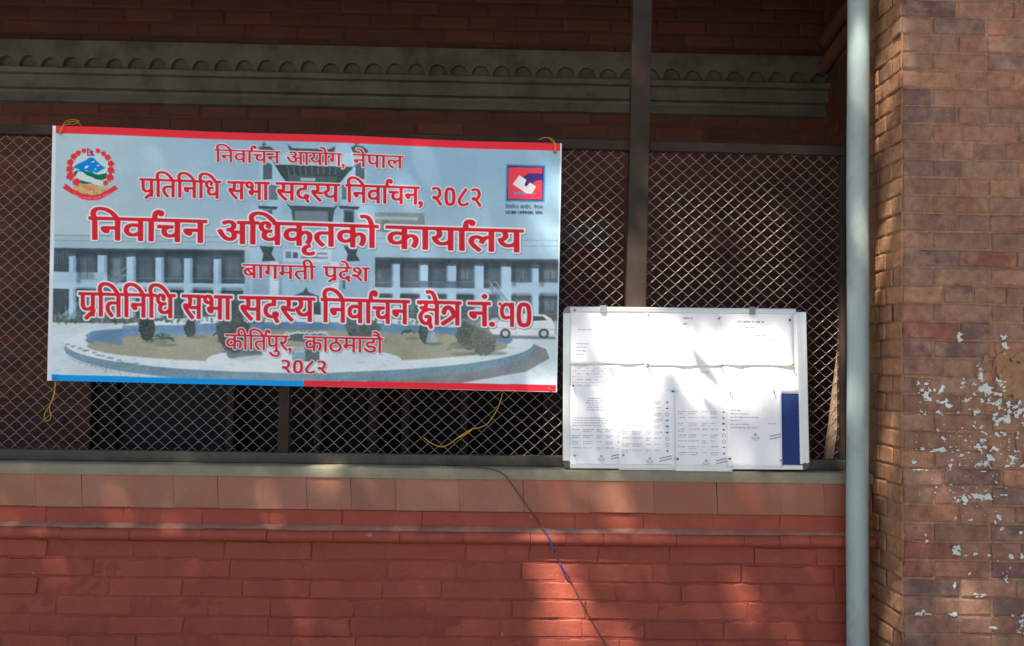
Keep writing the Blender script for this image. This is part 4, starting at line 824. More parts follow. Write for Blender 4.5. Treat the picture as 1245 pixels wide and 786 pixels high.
# ================================================================ THINGS
# ---------------------------------------------------------------- steel and chain-link screen
screen = thing('wire_screen', 'dark steel screen with chain-link wire standing on the low red wall', 'screen', (-.5, .075, zs1))
YM = .078
ra, rb = P(0, 156.5, .055), P(1027, 183.5, .055); sl = (rb.z - ra.z) / (rb.x - ra.x)
def rail_z(x): return ra.z + (x - ra.x) * sl
ba, bb = P(0, 551.5, .055), P(1027, 566.5, .055); slb = (bb.z - ba.z) / (bb.x - ba.x)
bot = zs1
xr = P(1025, 370, .06).x
bar('top_rail', (XA, YM, rail_z(XA)), (xr + .01, YM, rail_z(xr)), .036, .045, M_steel, screen)
zb_rail = bot + .020
bar('bottom_rail', (XA, YM, zb_rail), (xr + .01, YM, zb_rail), .038, .045, M_rail, screen)
pa, pb = P(780.5, 40, .045), P(773.5, 380, .045)
def post_x(z): return pb.x + (z - pb.z) * (pa.x - pb.x) / (pa.z - pb.z)
bar('post', (post_x(zs1 + .001), .07, zs1 + .001), (post_x(2.9), .07, 2.9), .072, .058, M_steel, screen)
p2 = P(344.5, 520, .06).x
bar('post', (p2, YM, zb_rail + .02), (p2, YM, rail_z(p2) - .019), .040, .040, M_steel, screen, .003)
p3 = -2.55
bar('post', (p3, YM, zb_rail + .02), (p3, YM, rail_z(p3) - .019), .040, .040, M_steel, screen, .003)
bar('post', (xr, YM, zb_rail + .02), (xr, YM, rail_z(xr) - .019), .018, .040, M_steel, screen, .003)
def chain_link(x0, x1):
    w, h = 16.2 / 1150 * 3.5, 14.65 / 1150 * 3.5; V, Fc = [], []; r = .00106
    s = w / 2
    for k in range(math.ceil(x0 / s), math.floor(x1 / s) + 1):
        path = []; z = zb_rail + .012; j = 0
        while z < rail_z(k * s) - .012:
            sgn = (-1 if j % 2 else 1) * (-1 if k % 2 else 1); x = k * s + sgn * s / 2; nx = x - sgn * s
            # a flattened coil: rising to one side in front, returning behind
            jx = .0014 * noise.noise(Vector((x * 31, z * 29, 2))); jz = .0014 * noise.noise(Vector((x * 23, z * 37, 6))) + .004 * noise.noise(Vector((x * 2, z * 2, 8)))
            path.append(Vector((x + jx + sgn * .0006, YM + .0006 * sgn, z + jz - .0016))); path.append(Vector((x + jx + sgn * .0006, YM - .0006 * sgn, z + jz + .0016)))
            dz = -.0034 if sgn < 0 else .0032
            for t in (.2, .8): path.append(Vector((x + jx + (nx - x) * t, YM + dz, z + jz + h / 2 * t)))
            z += h / 2; j += 1
        if len(path) > 3: tube_data(path, r, 5, V, Fc)
    return obj('wire_mesh', mesh_from('wire_mesh', V, Fc, True), M_wire, screen)
chain_link(p3 + .02, p2 - .02); chain_link(p2 + .02, post_x(1.5) - .034); chain_link(post_x(1.5) + .034, xr - .008)

# ---------------------------------------------------------------- banner
PRINT = paint_banner()
def c_obs(px, py, y): return P(px, py, y)
Bq = [P(64, 153, .028), P(683, 175, .028), P(677, 477, .036), P(57, 463, .036)]
nx, ny = BW, BH
uu, vv = np.meshgrid(np.linspace(0, 1, nx), np.linspace(0, 1, ny))
qa = [np.array(p) for p in Bq]
pos = (qa[0] * (1 - uu)[..., None] + qa[1] * uu[..., None]) * (1 - vv)[..., None] + (qa[3] * (1 - uu)[..., None] + qa[2] * uu[..., None]) * vv[..., None]
pos[..., 1] += .0052 * np.sin(uu * 9 + vv * 2) * (.35 + .65 * vv) + .0034 * np.sin(uu * 23 + 1.2 - vv * 3) * vv + .003 * (fbm(uu * 7, vv * 4, 2, 3) - .5)
for cx_, cy_ in ((0, 0), (1, 0)):                # creases pulled from the ties
    dx_, dy_ = np.abs(uu - cx_) * 2, np.abs(vv - cy_); rr2 = np.hypot(dx_, dy_); pos[..., 1] += .004 * np.sin(np.arctan2(dy_, dx_ + 1e-6) * 11 + cx_) * rr2 * np.exp(-rr2 * 3.2)
pos[..., 2] += .0016 * np.sin(uu * 14) * (1 - vv) ** 4 
me = bpy.data.meshes.new('sheet'); nv_, nf = nx * ny, (nx - 1) * (ny - 1)
i0 = (np.arange(ny - 1)[:, None] * nx + np.arange(nx - 1)[None, :]).ravel()
fc = np.stack([i0, i0 + nx, i0 + nx + 1, i0 + 1], 1).astype(np.int32)
me.vertices.add(nv_); me.vertices.foreach_set('co', pos.astype(np.float32).ravel()); me.loops.add(nf * 4); me.loops.foreach_set('vertex_index', fc.ravel())
me.polygons.add(nf); me.polygons.foreach_set('loop_start', np.arange(0, nf * 4, 4, dtype=np.int32)); me.polygons.foreach_set('use_smooth', [True] * nf); me.update(calc_edges=True)
c = PRINT / 255.0; c = np.where(c <= .04045, c / 12.92, ((c + .055) / 1.055) ** 2.4) / np.array([.75, .785, .82])
at = me.color_attributes.new('print', 'FLOAT_COLOR', 'POINT'); at.data.foreach_set('color', np.concatenate([np.clip(c, 0, .88), np.ones((ny, nx, 1))], 2).astype(np.float32).ravel())
M_vinyl = material('printed_vinyl', (.8, .8, .8, 1), .5, 0, attr='print', spec=.15)
banner = thing('banner', 'wide printed vinyl banner with red lettering over a pale picture of a white building', 'banner', tuple(sum(qa) / 4))
obj('sheet', me, M_vinyl, banner)
M_eye = material('brass_eyelet', (.2, .16, .06, 1), .4, metal=.8)
for px, py in ((73, 162), (675, 185), (66, 460), (668, 473)):
    p = P(px, py, .024); bm = bmesh.new()
    rings = []
    for rr_, yy in ((.006, .002), (.0058, -.0012), (.004, -.0018), (.0028, .0005)):
        rings.append([bm.verts.new((p.x + rr_ * math.cos(a), p.y + yy, p.z + rr_ * math.sin(a))) for a in [k * math.pi / 7 for k in range(14)]])
    for q0, q1 in zip(rings[:-1], rings[1:]):
        for k in range(14): bm.faces.new((q0[k], q0[(k + 1) % 14], q1[(k + 1) % 14], q1[k]))
    obj('eyelet', bm, M_eye, banner, True)

# yellow tie wires
M_yel = material('yellow_wire', seen(168, 140, 44), .5)
def wirething(name, label, cat, segs, r, mat, group=None):
    V, Fc = [], []
    for s in segs: tube_data(spline([P(*q) for q in s], 8), r, 6, V, Fc)
    return props(obj(name, mesh_from(name, V, Fc, True), mat), label, cat, group)
YW = 'yellow wires that tie the banner'
wirething('tie_wire', 'yellow tie wire looped over the rail above the banner\'s emblem', 'wire', [[(73, 165, .022), (75, 157, .018), (79, 149, .03), (87, 145.5, .05), (96, 147.5, .055), (90, 151, .05), (80, 151.5, .03), (74, 157, .018), (72, 164, .022)], [(82, 149, .035), (92, 148, .045), (99, 153, .05)]], .0012, M_yel, YW)
wirething('tie_wire', 'yellow tie wire looped over the rail above the ballot logo', 'wire', [[(675, 186, .022), (676, 178, .018), (672, 170, .03), (664, 167.5, .05), (655, 170, .055)], [(675, 184, .02), (673.5, 174, .02), (668, 169, .04)]], .0012, M_yel, YW)
wirething('tie_wire', 'short yellow wire loop hanging under the banner\'s bottom blue stripe', 'wire', [[(67, 464, .034), (66, 480, .05), (61, 492, .05), (54, 504, .048), (55, 511, .048), (60, 511, .05), (62, 504, .05), (60, 496, .05), (64, 484, .052), (68, 466, .036)]], .0011, M_yel, YW)
wirething('tie_wire', 'long yellow wire curving through the mesh below the banner\'s red stripe', 'wire', [[(611, 478, .06), (609, 486, .068), (604, 499, .068), (594, 514, .066), (584, 520, .066), (574, 522, .064), (560, 530, .064), (548, 539, .064), (537, 543.5, .064), (524, 539, .066), (515, 532, .074)], [(574, 521, .063), (570, 526, .062), (556, 533, .062)]], .0013, M_yel, YW)

# ---------------------------------------------------------------- notice board
p0, p1 = P(684.3, 572.8, -.006), P(984.6, 574.6, -.006)
BWd = (p1 - p0).length; K = BWd / 300.3; BHt = 197 * K
ang = math.atan2(p1.z - p0.z, p1.x - p0.x)
BM = Matrix.Translation(Vector((p0.x, -.006, zs1 + .0022))) @ Matrix.Rotation(-ang, 4, 'Y') @ Matrix.Rotation(-.05, 4, 'X')
def L(px, py): return ((px - 684.3) * K, (572.8 + (px - 684.3) * .006 - py) * K)
board = bpy.data.objects.new('notice_board', None); COL.objects.link(board); board.matrix_world = BM
props(board, 'aluminium framed blue felt notice board leaning on the screen, covered with white papers', 'notice board')
bpy.context.view_layer.update()
def lobj(name, mesh, mat, parent, smooth=False):
    o = obj(name, mesh, mat, None, smooth); o.parent = parent; return o
M_alu = material('aluminium', (.62, .63, .62, 1), .32, .05, 200, .06, 20, metal=.55, stretch=(1, 1, 1))
M_cap = material('grey_plastic_cap', (.20, .21, .21, 1), .5, .1, 150, .1, 20)
M_cap2 = material('dark_plastic_cap', (.055, .065, .065, 1), .5, .1, 150, .1, 20)
M_felt = material('blue_felt', seen(30, 52, 110), .95, .9, 600, .10, 60, fine=.15)
def lbox(name, x0, y0, z0, x1, y1, z1, mat, bev=.002, parent=None):
    bm = bmesh.new(); add_box(bm, x0, y0, z0, x1, y1, z1, bev); return lobj(name, bm, mat, parent or board)
fw = 9 * K; T0 = .020
lbox('felt_panel', fw * .7, .006, fw * .5, BWd - fw * .7, .014, BHt - .006, M_felt, 0)
lbox('backing_board', fw * .6, .0145, .004, BWd - fw * .6, .0185, BHt - .004, M_cap, 0)
def rail(x0, z0, x1, z1, vert):
    bm = bmesh.new()
    add_box(bm, x0, 0, z0, x1, T0, z1, .004, 3)
    if vert:
        add_box(bm, x0 + (x1 - x0) * .22, -.0016, z0 + .003, x0 + (x1 - x0) * .42, .001, z1 - .003, .0006); add_box(bm, x0 + (x1 - x0) * .60, -.0016, z0 + .003, x0 + (x1 - x0) * .78, .001, z1 - .003, .0006)
    else:
        add_box(bm, x0 + .003, -.0016, z0 + (z1 - z0) * .22, x1 - .003, .001, z0 + (z1 - z0) * .42, .0006); add_box(bm, x0 + .003, -.0016, z0 + (z1 - z0) * .60, x1 - .003, .001, z0 + (z1 - z0) * .78, .0006)
    return lobj('frame_rail', bm, M_alu, board)
rail(0, .026, fw, BHt - .022, True)
rail(BWd - 11.5 * K, .020, BWd, BHt - .012, True)
rail(.024, BHt - 7 * K, L(972, 380)[0], BHt, False)
rail(.022, 0, BWd - .022, 6 * K, False)
def cap(cx, cz, sx, sz, mat):
    bm = bmesh.new(); pts = [(0, 0)] + [(0 + .0 + .027 * math.cos(a), .027 * math.sin(a)) for a in [k * math.pi / 2 / 8 for k in range(9)]]
    vs = []
    for y in (-.003, .0215): vs.append([bm.verts.new((cx - sx * p[0] + sx * .027, y, cz - sz * p[1] + sz * .027)) for p in pts])
    n = len(pts)
    bm.faces.new(vs[0]); bm.faces.new(vs[1][::-1])
    for k in range(n): bm.faces.new((vs[0][k], vs[0][(k + 1) % n], vs[1][(k + 1) % n], vs[1][k]))
    bmesh.ops.recalc_face_normals(bm, faces=bm.faces); bmesh.ops.bevel(bm, geom=list(bm.edges), offset=.0018, segments=2, affect='EDGES')
    return lobj('corner_cap', bm, mat, board)
def capat(x, z, sx, sz, mat):                 # quarter-round cap with its square corner towards the board's middle
    o = cap(0, 0, 1, 1, mat); o.location = (x, 0, z); o.scale = (sx, 1, sz); return o
capat(-.0012, -.0012, 1, 1, M_cap2); capat(-.0012, BHt + .0012, 1, -1, M_cap); capat(BWd + .0012, -.0012, -1, 1, M_cap2)
for px in (733.5, 917.5):
    x = L(px, 380)[0]; lbox('hanging_clip', x - 3.6 * K, -.006, BHt - 8 * K, x + 3.6 * K, .024, BHt + 1.5 * K, M_cap, .002)

# papers: thin curled sheets, each pinned on its own
M_paper = material('white_paper', (.80, .81, .83, 1), .75, 0, var=.02, vscale=30)
M_ink = material('printed_ink', (.17, .17, .20, 1), .7)
def ink_quads(V, Fc, f, x0, z0, x1, z1):
    i = len(V); V += [f(x0, z0), f(x1, z0), f(x1, z1), f(x0, z1)]; Fc.append((i, i + 1, i + 2, i + 3))
def ink_text(V, Fc, f, x, z, w, h, rr, dens=.8):
    """a line of small print: words as runs of letter-sized strokes under a headline"""
    e = x + w
    while x < e:
        n = rr.randint(2, 6); lw = n * h * .62
        if x + lw > e: break
        ink_quads(V, Fc, f, x, z + h * .78, x + lw, z + h)
        for k in range(n):
            xx = x + k * h * .62
            ink_quads(V, Fc, f, xx + h * .36, z, xx + h * .52, z + h * .78)
            if rr.random() < .75: ink_quads(V, Fc, f, xx + h * .05, z + h * rr.uniform(.1, .45), xx + h * .36, z + h * .6)
        x += lw + h * .6 / dens
def paper(label, px0, py0, px1, py1, lift, content, curl=(.002, .002), rot=0.0, seed=1):
    x0, z1 = L(px0, py0); x1, z0 = L(px1, py1); w, h = x1 - x0, z1 - z0
    root = bpy.data.objects.new('paper', None); COL.objects.link(root); root.matrix_world = BM @ Matrix.Translation((x0 + w / 2, .006 - lift, z0 + h / 2)) @ Matrix.Rotation(rot, 4, 'Y')
    props(root, label, 'paper', 'papers pinned on the notice board'); bpy.context.view_layer.update()
    rr = random.Random(seed)
    def dep(u, v):                              # u,v in -.5 .5
        return -(curl[0] * max(0, -v * 2) ** 3 * max(0.0, math.sin(u * 10 + seed * 2.3)) ** 1.5 + curl[1] * abs(u * 2) ** 4 + .0006 * noise.noise(Vector((u * 3 + seed, v * 3, seed))))
    nx_, nz_ = 16, 16; V, Fc = [], []
    for j in range(nz_ + 1):
        for i in range(nx_ + 1):
            u, v = i / nx_ - .5, j / nz_ - .5; V.append((u * w, dep(u, v), v * h))
    for j in range(nz_):
        for i in range(nx_):
            a = j * (nx_ + 1) + i; Fc.append((a, a + 1, a + nx_ + 2, a + nx_ + 1))
    me = mesh_from('sheet', V, Fc, True); s = lobj('sheet', me, M_paper, root)
    md = s.modifiers.new('thickness', 'SOLIDIFY'); md.thickness = .0002; md.offset = 1
    V, Fc = [], []
    def f(x, z):                                # x,z fractions of the sheet from its lower left
        u, v = x / w - .5, z / h - .5; return (u * w, dep(u, v) - .0005, v * h)
    content(V, Fc, f, w, h, rr)
    if V: lobj('lettering', mesh_from('lettering', V, Fc), M_ink, root)
    return root
def ring(V, Fc, f, cx, cz, r, t, n=14, a0=0, a1=2 * math.pi):
    for k in range(n):
        a, b = a0 + (a1 - a0) * k / n, a0 + (a1 - a0) * (k + 1) / n; i = len(V)
        V += [f(cx + r * math.cos(a), cz + r * math.sin(a)), f(cx + r * math.cos(b), cz + r * math.sin(b)), f(cx + (r - t) * math.cos(b), cz + (r - t) * math.sin(b)), f(cx + (r - t) * math.cos(a), cz + (r - t) * math.sin(a))]; Fc.append((i, i + 1, i + 2, i + 3))
def seal(V, Fc, f, cx, cz, r):
    ring(V, Fc, f, cx, cz + r * .45, r * .42, r * .09); ring(V, Fc, f, cx, cz + r * .5, r * .22, r * .12, 8)
    for k in range(-3, 4): ring(V, Fc, f, cx + k * r * .28, cz - r * (.15 + .5 * (1 - abs(k) / 3)), r * .2, r * .07, 8)
    ring(V, Fc, f, cx, cz - r * .1, r, r * .06, 14, math.pi * 1.05, math.pi * 1.95)
def stamp(V, Fc, f, x, z, w, rr):
    for k, dz in enumerate((0, -.010)):
        for q in range(7):
            a = x + w * q / 7; zz = z + dz + w * .22 * q / 7; ink_quads(V, Fc, f, a, zz, a + w / 7 * .85, zz + .0038)
def symbol(V, Fc, f, cx, cz, r, kind):
    if kind % 4 == 0: ring(V, Fc, f, cx, cz, r, r * .25, 10)
    elif kind % 4 == 1: ring(V, Fc, f, cx, cz - r * .3, r, r * .95, 8, 0, math.pi); ink_quads(V, Fc, f, cx - r * .08, cz - r, cx + r * .08, cz)
    elif kind % 4 == 2:
        i = len(V); V += [f(cx - r, cz), f(cx, cz - r * .45), f(cx + r, cz + .1 * r), f(cx, cz + r * .5)]; Fc.append((i, i + 1, i + 2, i + 3))
    else:
        for a in range(5):
            t = math.pi / 2 + a * 2 * math.pi / 5; i = len(V); V += [f(cx, cz), f(cx + r * .4 * math.cos(t - .6), cz + r * .4 * math.sin(t - .6)), f(cx + r * math.cos(t), cz + r * math.sin(t)), f(cx + r * .4 * math.cos(t + .6), cz + r * .4 * math.sin(t + .6))]; Fc.append((i, i + 1, i + 2, i + 3))
def notice(blocks):
    def go(V, Fc, f, w, h, rr):
        for x, z, ww, th, n, gap in blocks:
            for k in range(n): ink_text(V, Fc, f, x * w, h * z - k * gap, ww * w * (1 if k < n - 1 or n == 1 else .7), th, rr)
    return go
def candidate_list(rows, head=True, hh=.62, sy=.12, sealx=.55, symx=.86):
    def go(V, Fc, f, w, h, rr):
        if head:
            for k in range(6): ink_text(V, Fc, f, w * (.34 - .03 * (k % 3)), h * (.84 - k * .028), w * (.3 + .06 * (k % 3)), .0036, rr)
            for k in range(4): ink_text(V, Fc, f, w * .06, h * (.60 - k * .03), w * (.78 if k < 3 else .5), .0034, rr)
        top = h * (.46 if head else hh)
        for k in range(rows):
            z = top - (top - h * .2) * k / max(1, rows - .5)
            for cx, cw in ((.06, .16), (.24, .2), (.48, .1), (.63, .14)):
                ink_text(V, Fc, f, w * cx, z, w * cw, .0032, rr)
                if rr.random() < .6: ink_text(V, Fc, f, w * cx, z - .007, w * cw * .8, .003, rr)
            symbol(V, Fc, f, w * symx, z, .0068, rr.randint(0, 3))
        seal(V, Fc, f, w * sealx, h * sy, .013); stamp(V, Fc, f, w * .72, h * (sy + .02), w * .22, rr)
    return go
def grid_form(V, Fc, f, w, h, rr):
    for k in range(9): ink_quads(V, Fc, f, w * .04, h * (.95 - k * .07), w * .9, h * (.95 - k * .07) + .0007)
    for k in range(6): ink_quads(V, Fc, f, w * (.1 + k * .16), h * .3, w * (.1 + k * .16) + .0007, h * .96)
    for k in range(8):
        for q in range(5): ink_text(V, Fc, f, w * (.12 + q * .16), h * (.955 - k * .07 - .045), w * .11, .003, rr)
paper('gridded paper form under the top row of papers, beside the blue strip', 693, 436, 762, 536, .0014, grid_form, (0, 0), 0, 2)
paper('portrait paper under the top row, just above the bare blue felt', 906, 381, 977, 482, .0016, notice([(.1, .3, .6, .004, 3, .012)]), (0, .001), .006, 3)
paper('plain paper showing below the top row beside the board\'s middle, over the lowest list', 828, 428, 908, 500, .0015, notice([(.2, .6, .3, .0035, 1, .009)]), (0, 0), .0, 14)
paper('plain paper in the middle of the board, under the top row', 760, 430, 832, 530, .0017, notice([(.35, .42, .3, .0035, 2, .009)]), (0, 0), .0, 4)
paper('landscape paper with faint small print in the board\'s top corner by the banner', 693, 377, 787, 447.5, .0028, notice([(.08, .35, .16, .004, 4, .013), (.42, .30, .34, .0045, 3, .012), (.1, .6, .2, .0035, 1, .01)]), (.006, .0005), .002, 5)
paper('landscape paper with a dark typed list, middle one of the top row', 784, 378, 880, 450, .0033, notice([(.1, .62, .26, .0036, 1, .01), (.04, .44, .26, .005, 4, .0125), (.03, .22, .4, .0042, 2, .0125), (.5, .82, .18, .006, 2, .02)]), (.005, .0005), -.002, 6)
paper('landscape paper with underlined headings near the board\'s missing corner cap', 874, 382, 968, 449, .0038, notice([(.26, .80, .42, .007, 1, .01), (.36, .70, .16, .005, 2, .010), (.5, .55, .18, .0052, 1, .01), (.5, .49, .3, .0042, 2, .012), (.5, .2, .28, .0056, 1, .01), (.5, .13, .36, .0042, 1, .01)]), (.006, .0006), .004, 7)
paper('candidate list with long heading in the lower corner of the board nearest the banner', 691.5, 473, 763, 572.5, .0026, candidate_list(4, True), (.002, .0008), .0, 8)
paper('candidate list with a full column of dark symbols, beside a narrow shadow gap', 752, 477, 821, 575, .0036, candidate_list(9, False, .84), (.001, .003), .003, 9)
paper('candidate list with symbols, hanging lowest over the frame\'s bottom edge', 820, 479, 890, 578, .0046, candidate_list(8, False, .74), (.001, .001), -.002, 10)
def last_page(V, Fc, f, w, h, rr):
    for k in range(6): ink_text(V, Fc, f, w * .06, h * (.73 - k * .045), w * (.24 + .14 * (k % 3)), .0036, rr)
    ink_text(V, Fc, f, w * .75, h * .56, w * .18, .0036, rr); seal(V, Fc, f, w * .52, h * .40, .0145); stamp(V, Fc, f, w * .78, h * .4, w * .2, rr)
paper('short half empty list with one seal, right beside the bare blue felt', 884, 478, 951, 572, .0056, last_page, (.0015, .003), .004, 11)

# push pins
def pin_mesh():
    prof = [(.0, -.0165), (.0028, -.0163), (.0036, -.0150), (.0030, -.0138), (.0021, -.0125), (.0020, -.0085), (.0030, -.0065), (.0036, -.0052), (.0034, -.0045), (.0006, -.0042), (.0005, .001), (0, .0016)]
    n = 10; V, Fc = [], []
    for r_, y in prof:
        for k in range(n): a = 2 * math.pi * k / n; V.append((r_ * math.cos(a), y, r_ * math.sin(a)))
    for i in range(len(prof) - 1):
        for k in range(n): a, b = i * n + k, i * n + (k + 1) % n; Fc.append((a, b, b + n, a + n))
    return V, Fc
pv, pf = pin_mesh()
pin_col = {'red': (.45, .03, .05), 'black': (.02, .02, .022), 'navy': (.02, .03, .10), 'yellow': (.6, .5, .04), 'green': (.03, .12, .08), 'grey': (.25, .25, .26), 'pink': (.5, .16, .18)}
pin_data = {}
for cname, cc in pin_col.items():
    me = mesh_from('push_pin', pv, pf, True); me.materials.append(material('pin_' + cname, cc + (1,), .35)); pin_data[cname] = me
PINS = [(697.5, 381, 'red', 'red push pin in the top corner nearest the banner'), (788, 386, 'black', 'black push pin atop the middle paper of the top row'), (876, 391, 'pink', 'pale red push pin at the seam of the two top papers by the second clip'),
        (964, 393, 'navy', 'navy push pin by the missing corner cap'), (740, 447, 'grey', 'grey push pin under the first landscape paper'), (788, 448, 'black', 'black push pin under the middle paper of the top row'),
        (877, 448, 'grey', 'grey push pin under the seam below the second clip'), (966, 450, 'yellow', 'yellow push pin near the board\'s upper outer side'), (696.5, 473, 'navy', 'navy push pin against the blue strip halfway down the board'),
        (817, 479.5, 'green', 'green push pin at the head of the narrow shadow gap'), (887.5, 482, 'grey', 'grey push pin at the top of the half empty list'), (942.5, 480, 'red', 'red push pin at the upper corner of the bare blue felt'),
        (757, 557, 'grey', 'grey push pin between the two lowest stamps'), (823, 561, 'navy', 'navy push pin at the foot of the narrow shadow gap'), (885.5, 561, 'red', 'red push pin at the foot of the half empty list'), (697.5, 557, 'grey', 'pale grey push pin in the lowest corner near the banner'), (949, 563, 'grey', 'grey push pin at the lower corner of the bare blue felt')]
for px, py, cname, lab in PINS:
    o = bpy.data.objects.new('push_pin', pin_data[cname]); COL.objects.link(o); x, z = L(px, py)
    o.matrix_world = BM @ Matrix.Translation((x, .0000 if py > 400 else .001, z)) @ Matrix.Rotation(rnd.uniform(-.25, .25) - .1, 4, 'X') @ Matrix.Rotation(rnd.uniform(-.3, .3), 4, 'Z')
    props(o, lab, 'push pin', 'push pins on the notice board')

# ---------------------------------------------------------------- drainpipe
zt, zb = 3.9, .02
xp = P(1043, 400, -.075).x
pipe = thing('drainpipe', 'pale grey upright drainpipe standing between the low wall and the brick pillar', 'drainpipe', (xp, -.075, 0))
path = [Vector((xp + .0016 * math.sin(i * .7) + (i / 30 - .4) * .004, -.075, zb + (zt - zb) * i / 30)) for i in range(31)]
v, f = tube_data(path, .0385, 28); obj('pipe', mesh_from('pipe', v, f, True), M_pipe, pipe)
for z in (.16, 3.05):
    bm = bmesh.new(); rings = []
    for rr_, dz in ((.0395, -.018), (.0425, -.016), (.0425, .016), (.0395, .018)): rings.append([bm.verts.new((xp + rr_ * math.cos(a), -.075 + rr_ * math.sin(a), z + dz)) for a in [k * math.pi / 14 for k in range(28)]])
    for q0, q1 in zip(rings[:-1], rings[1:]):
        for k in range(28): bm.faces.new((q0[k], q0[(k + 1) % 28], q1[(k + 1) % 28], q1[k]))
    add_box(bm, xp - .012, -.04, z - .014, xp + .012, .004, z + .014, .002); obj('bracket', bm, M_pipe, pipe)

# ---------------------------------------------------------------- loose cable over the wall
M_cab = material('dark_red_cable', (.075, .04, .045, 1), .5, 0, 60, .3, 14)
M_blue = material('blue_tape', (.025, .035, .19, 1), .5)
cpts = [(540, 560, .06), (562, 565, .02), (578, 567, -.016), (598, 571, -.022), (612, 577, -.022), (622, 589, -.022), (636, 609, -.02), (650, 628, -.02), (658, 640, -.024), (666, 652, -.046), (673, 668, -.04), (684, 692, -.022), (692, 703, -.014), (704, 727, -.012), (718, 752, -.012), (732, 776, -.012), (745, 800, -.012), (765, 850, -.014)]
cable = thing('cable', 'thin dark cable with blue taped joints hanging over the low red wall', 'cable', tuple(P(640, 600, -.02)))
full = spline([P(*q) for q in cpts], 6)
tube('cable_core', full, .0017, M_cab, cable); tube('second_strand', [p + Vector((.004 * math.sin(i * .25), -.001, .003 * math.cos(i * .3))) for i, p in enumerate(full[:60])], .0013, M_cab, cable)
def sub(a, b): return [p for p in full if P(0, b).z - .001 < p.z < P(0, a).z + .001]
seg = [q for q in full if P(640, 672).z < q.z < P(640, 643).z]; tube('tape_joint', seg, .0030, M_blue, cable)
seg = [q for q in full if P(685, 703).z < q.z < P(685, 681).z]; tube('tape_joint', seg, .0031, M_blue, cable)

# ---------------------------------------------------------------- planks inside the screen
M_plank = material('rough_timber', (.36, .24, .15, 1), .8, .6, 60, .3, 14, (.12, .08, .05, 1), 10, .6, stretch=(1, 1, .12))
def plank(label, a, b, w, d):
    bm = bmesh.new(); a, b = Vector(a), Vector(b); Ln = (b - a).length; add_box(bm, -w / 2, -d / 2, 0, w / 2, d / 2, Ln, .004)
    bmesh.ops.subdivide_edges(bm, edges=[e for e in bm.edges if e.calc_length() > .3], cuts=14, use_grid_fill=True)
    z = (b - a).normalized(); y = Vector((0, 1, 0)); xx = y.cross(z).normalized(); y = z.cross(xx); Mx = Matrix((xx, y, z)).transposed().to_4x4(); Mx.translation = a
    for v in bm.verts: v.co += Vector((noise.noise(v.co * 6) * .004, noise.noise(v.co * 7 + Vector((3, 3, 3))) * .003, 0))
    bmesh.ops.transform(bm, matrix=Mx, verts=bm.verts)
    return props(obj('plank', bm, M_plank), label, 'plank', 'planks leaning inside the screen')
a, b = P(1007, 560, .12), P(1029, 385, .115); dd = (b - a) / (b.z - a.z)
plank('pale rough plank leaning inside the screen beside the drainpipe', a - dd * (a.z - .452), b + dd * .45, .030, .03)
a, b = P(1020, 560, .15), P(1034, 440, .14); dd = (b - a) / (b.z - a.z)
plank('shorter plank half hidden behind the drainpipe, leaning inside the screen', a - dd * (a.z - .452), b + dd * .15, .026, .03)

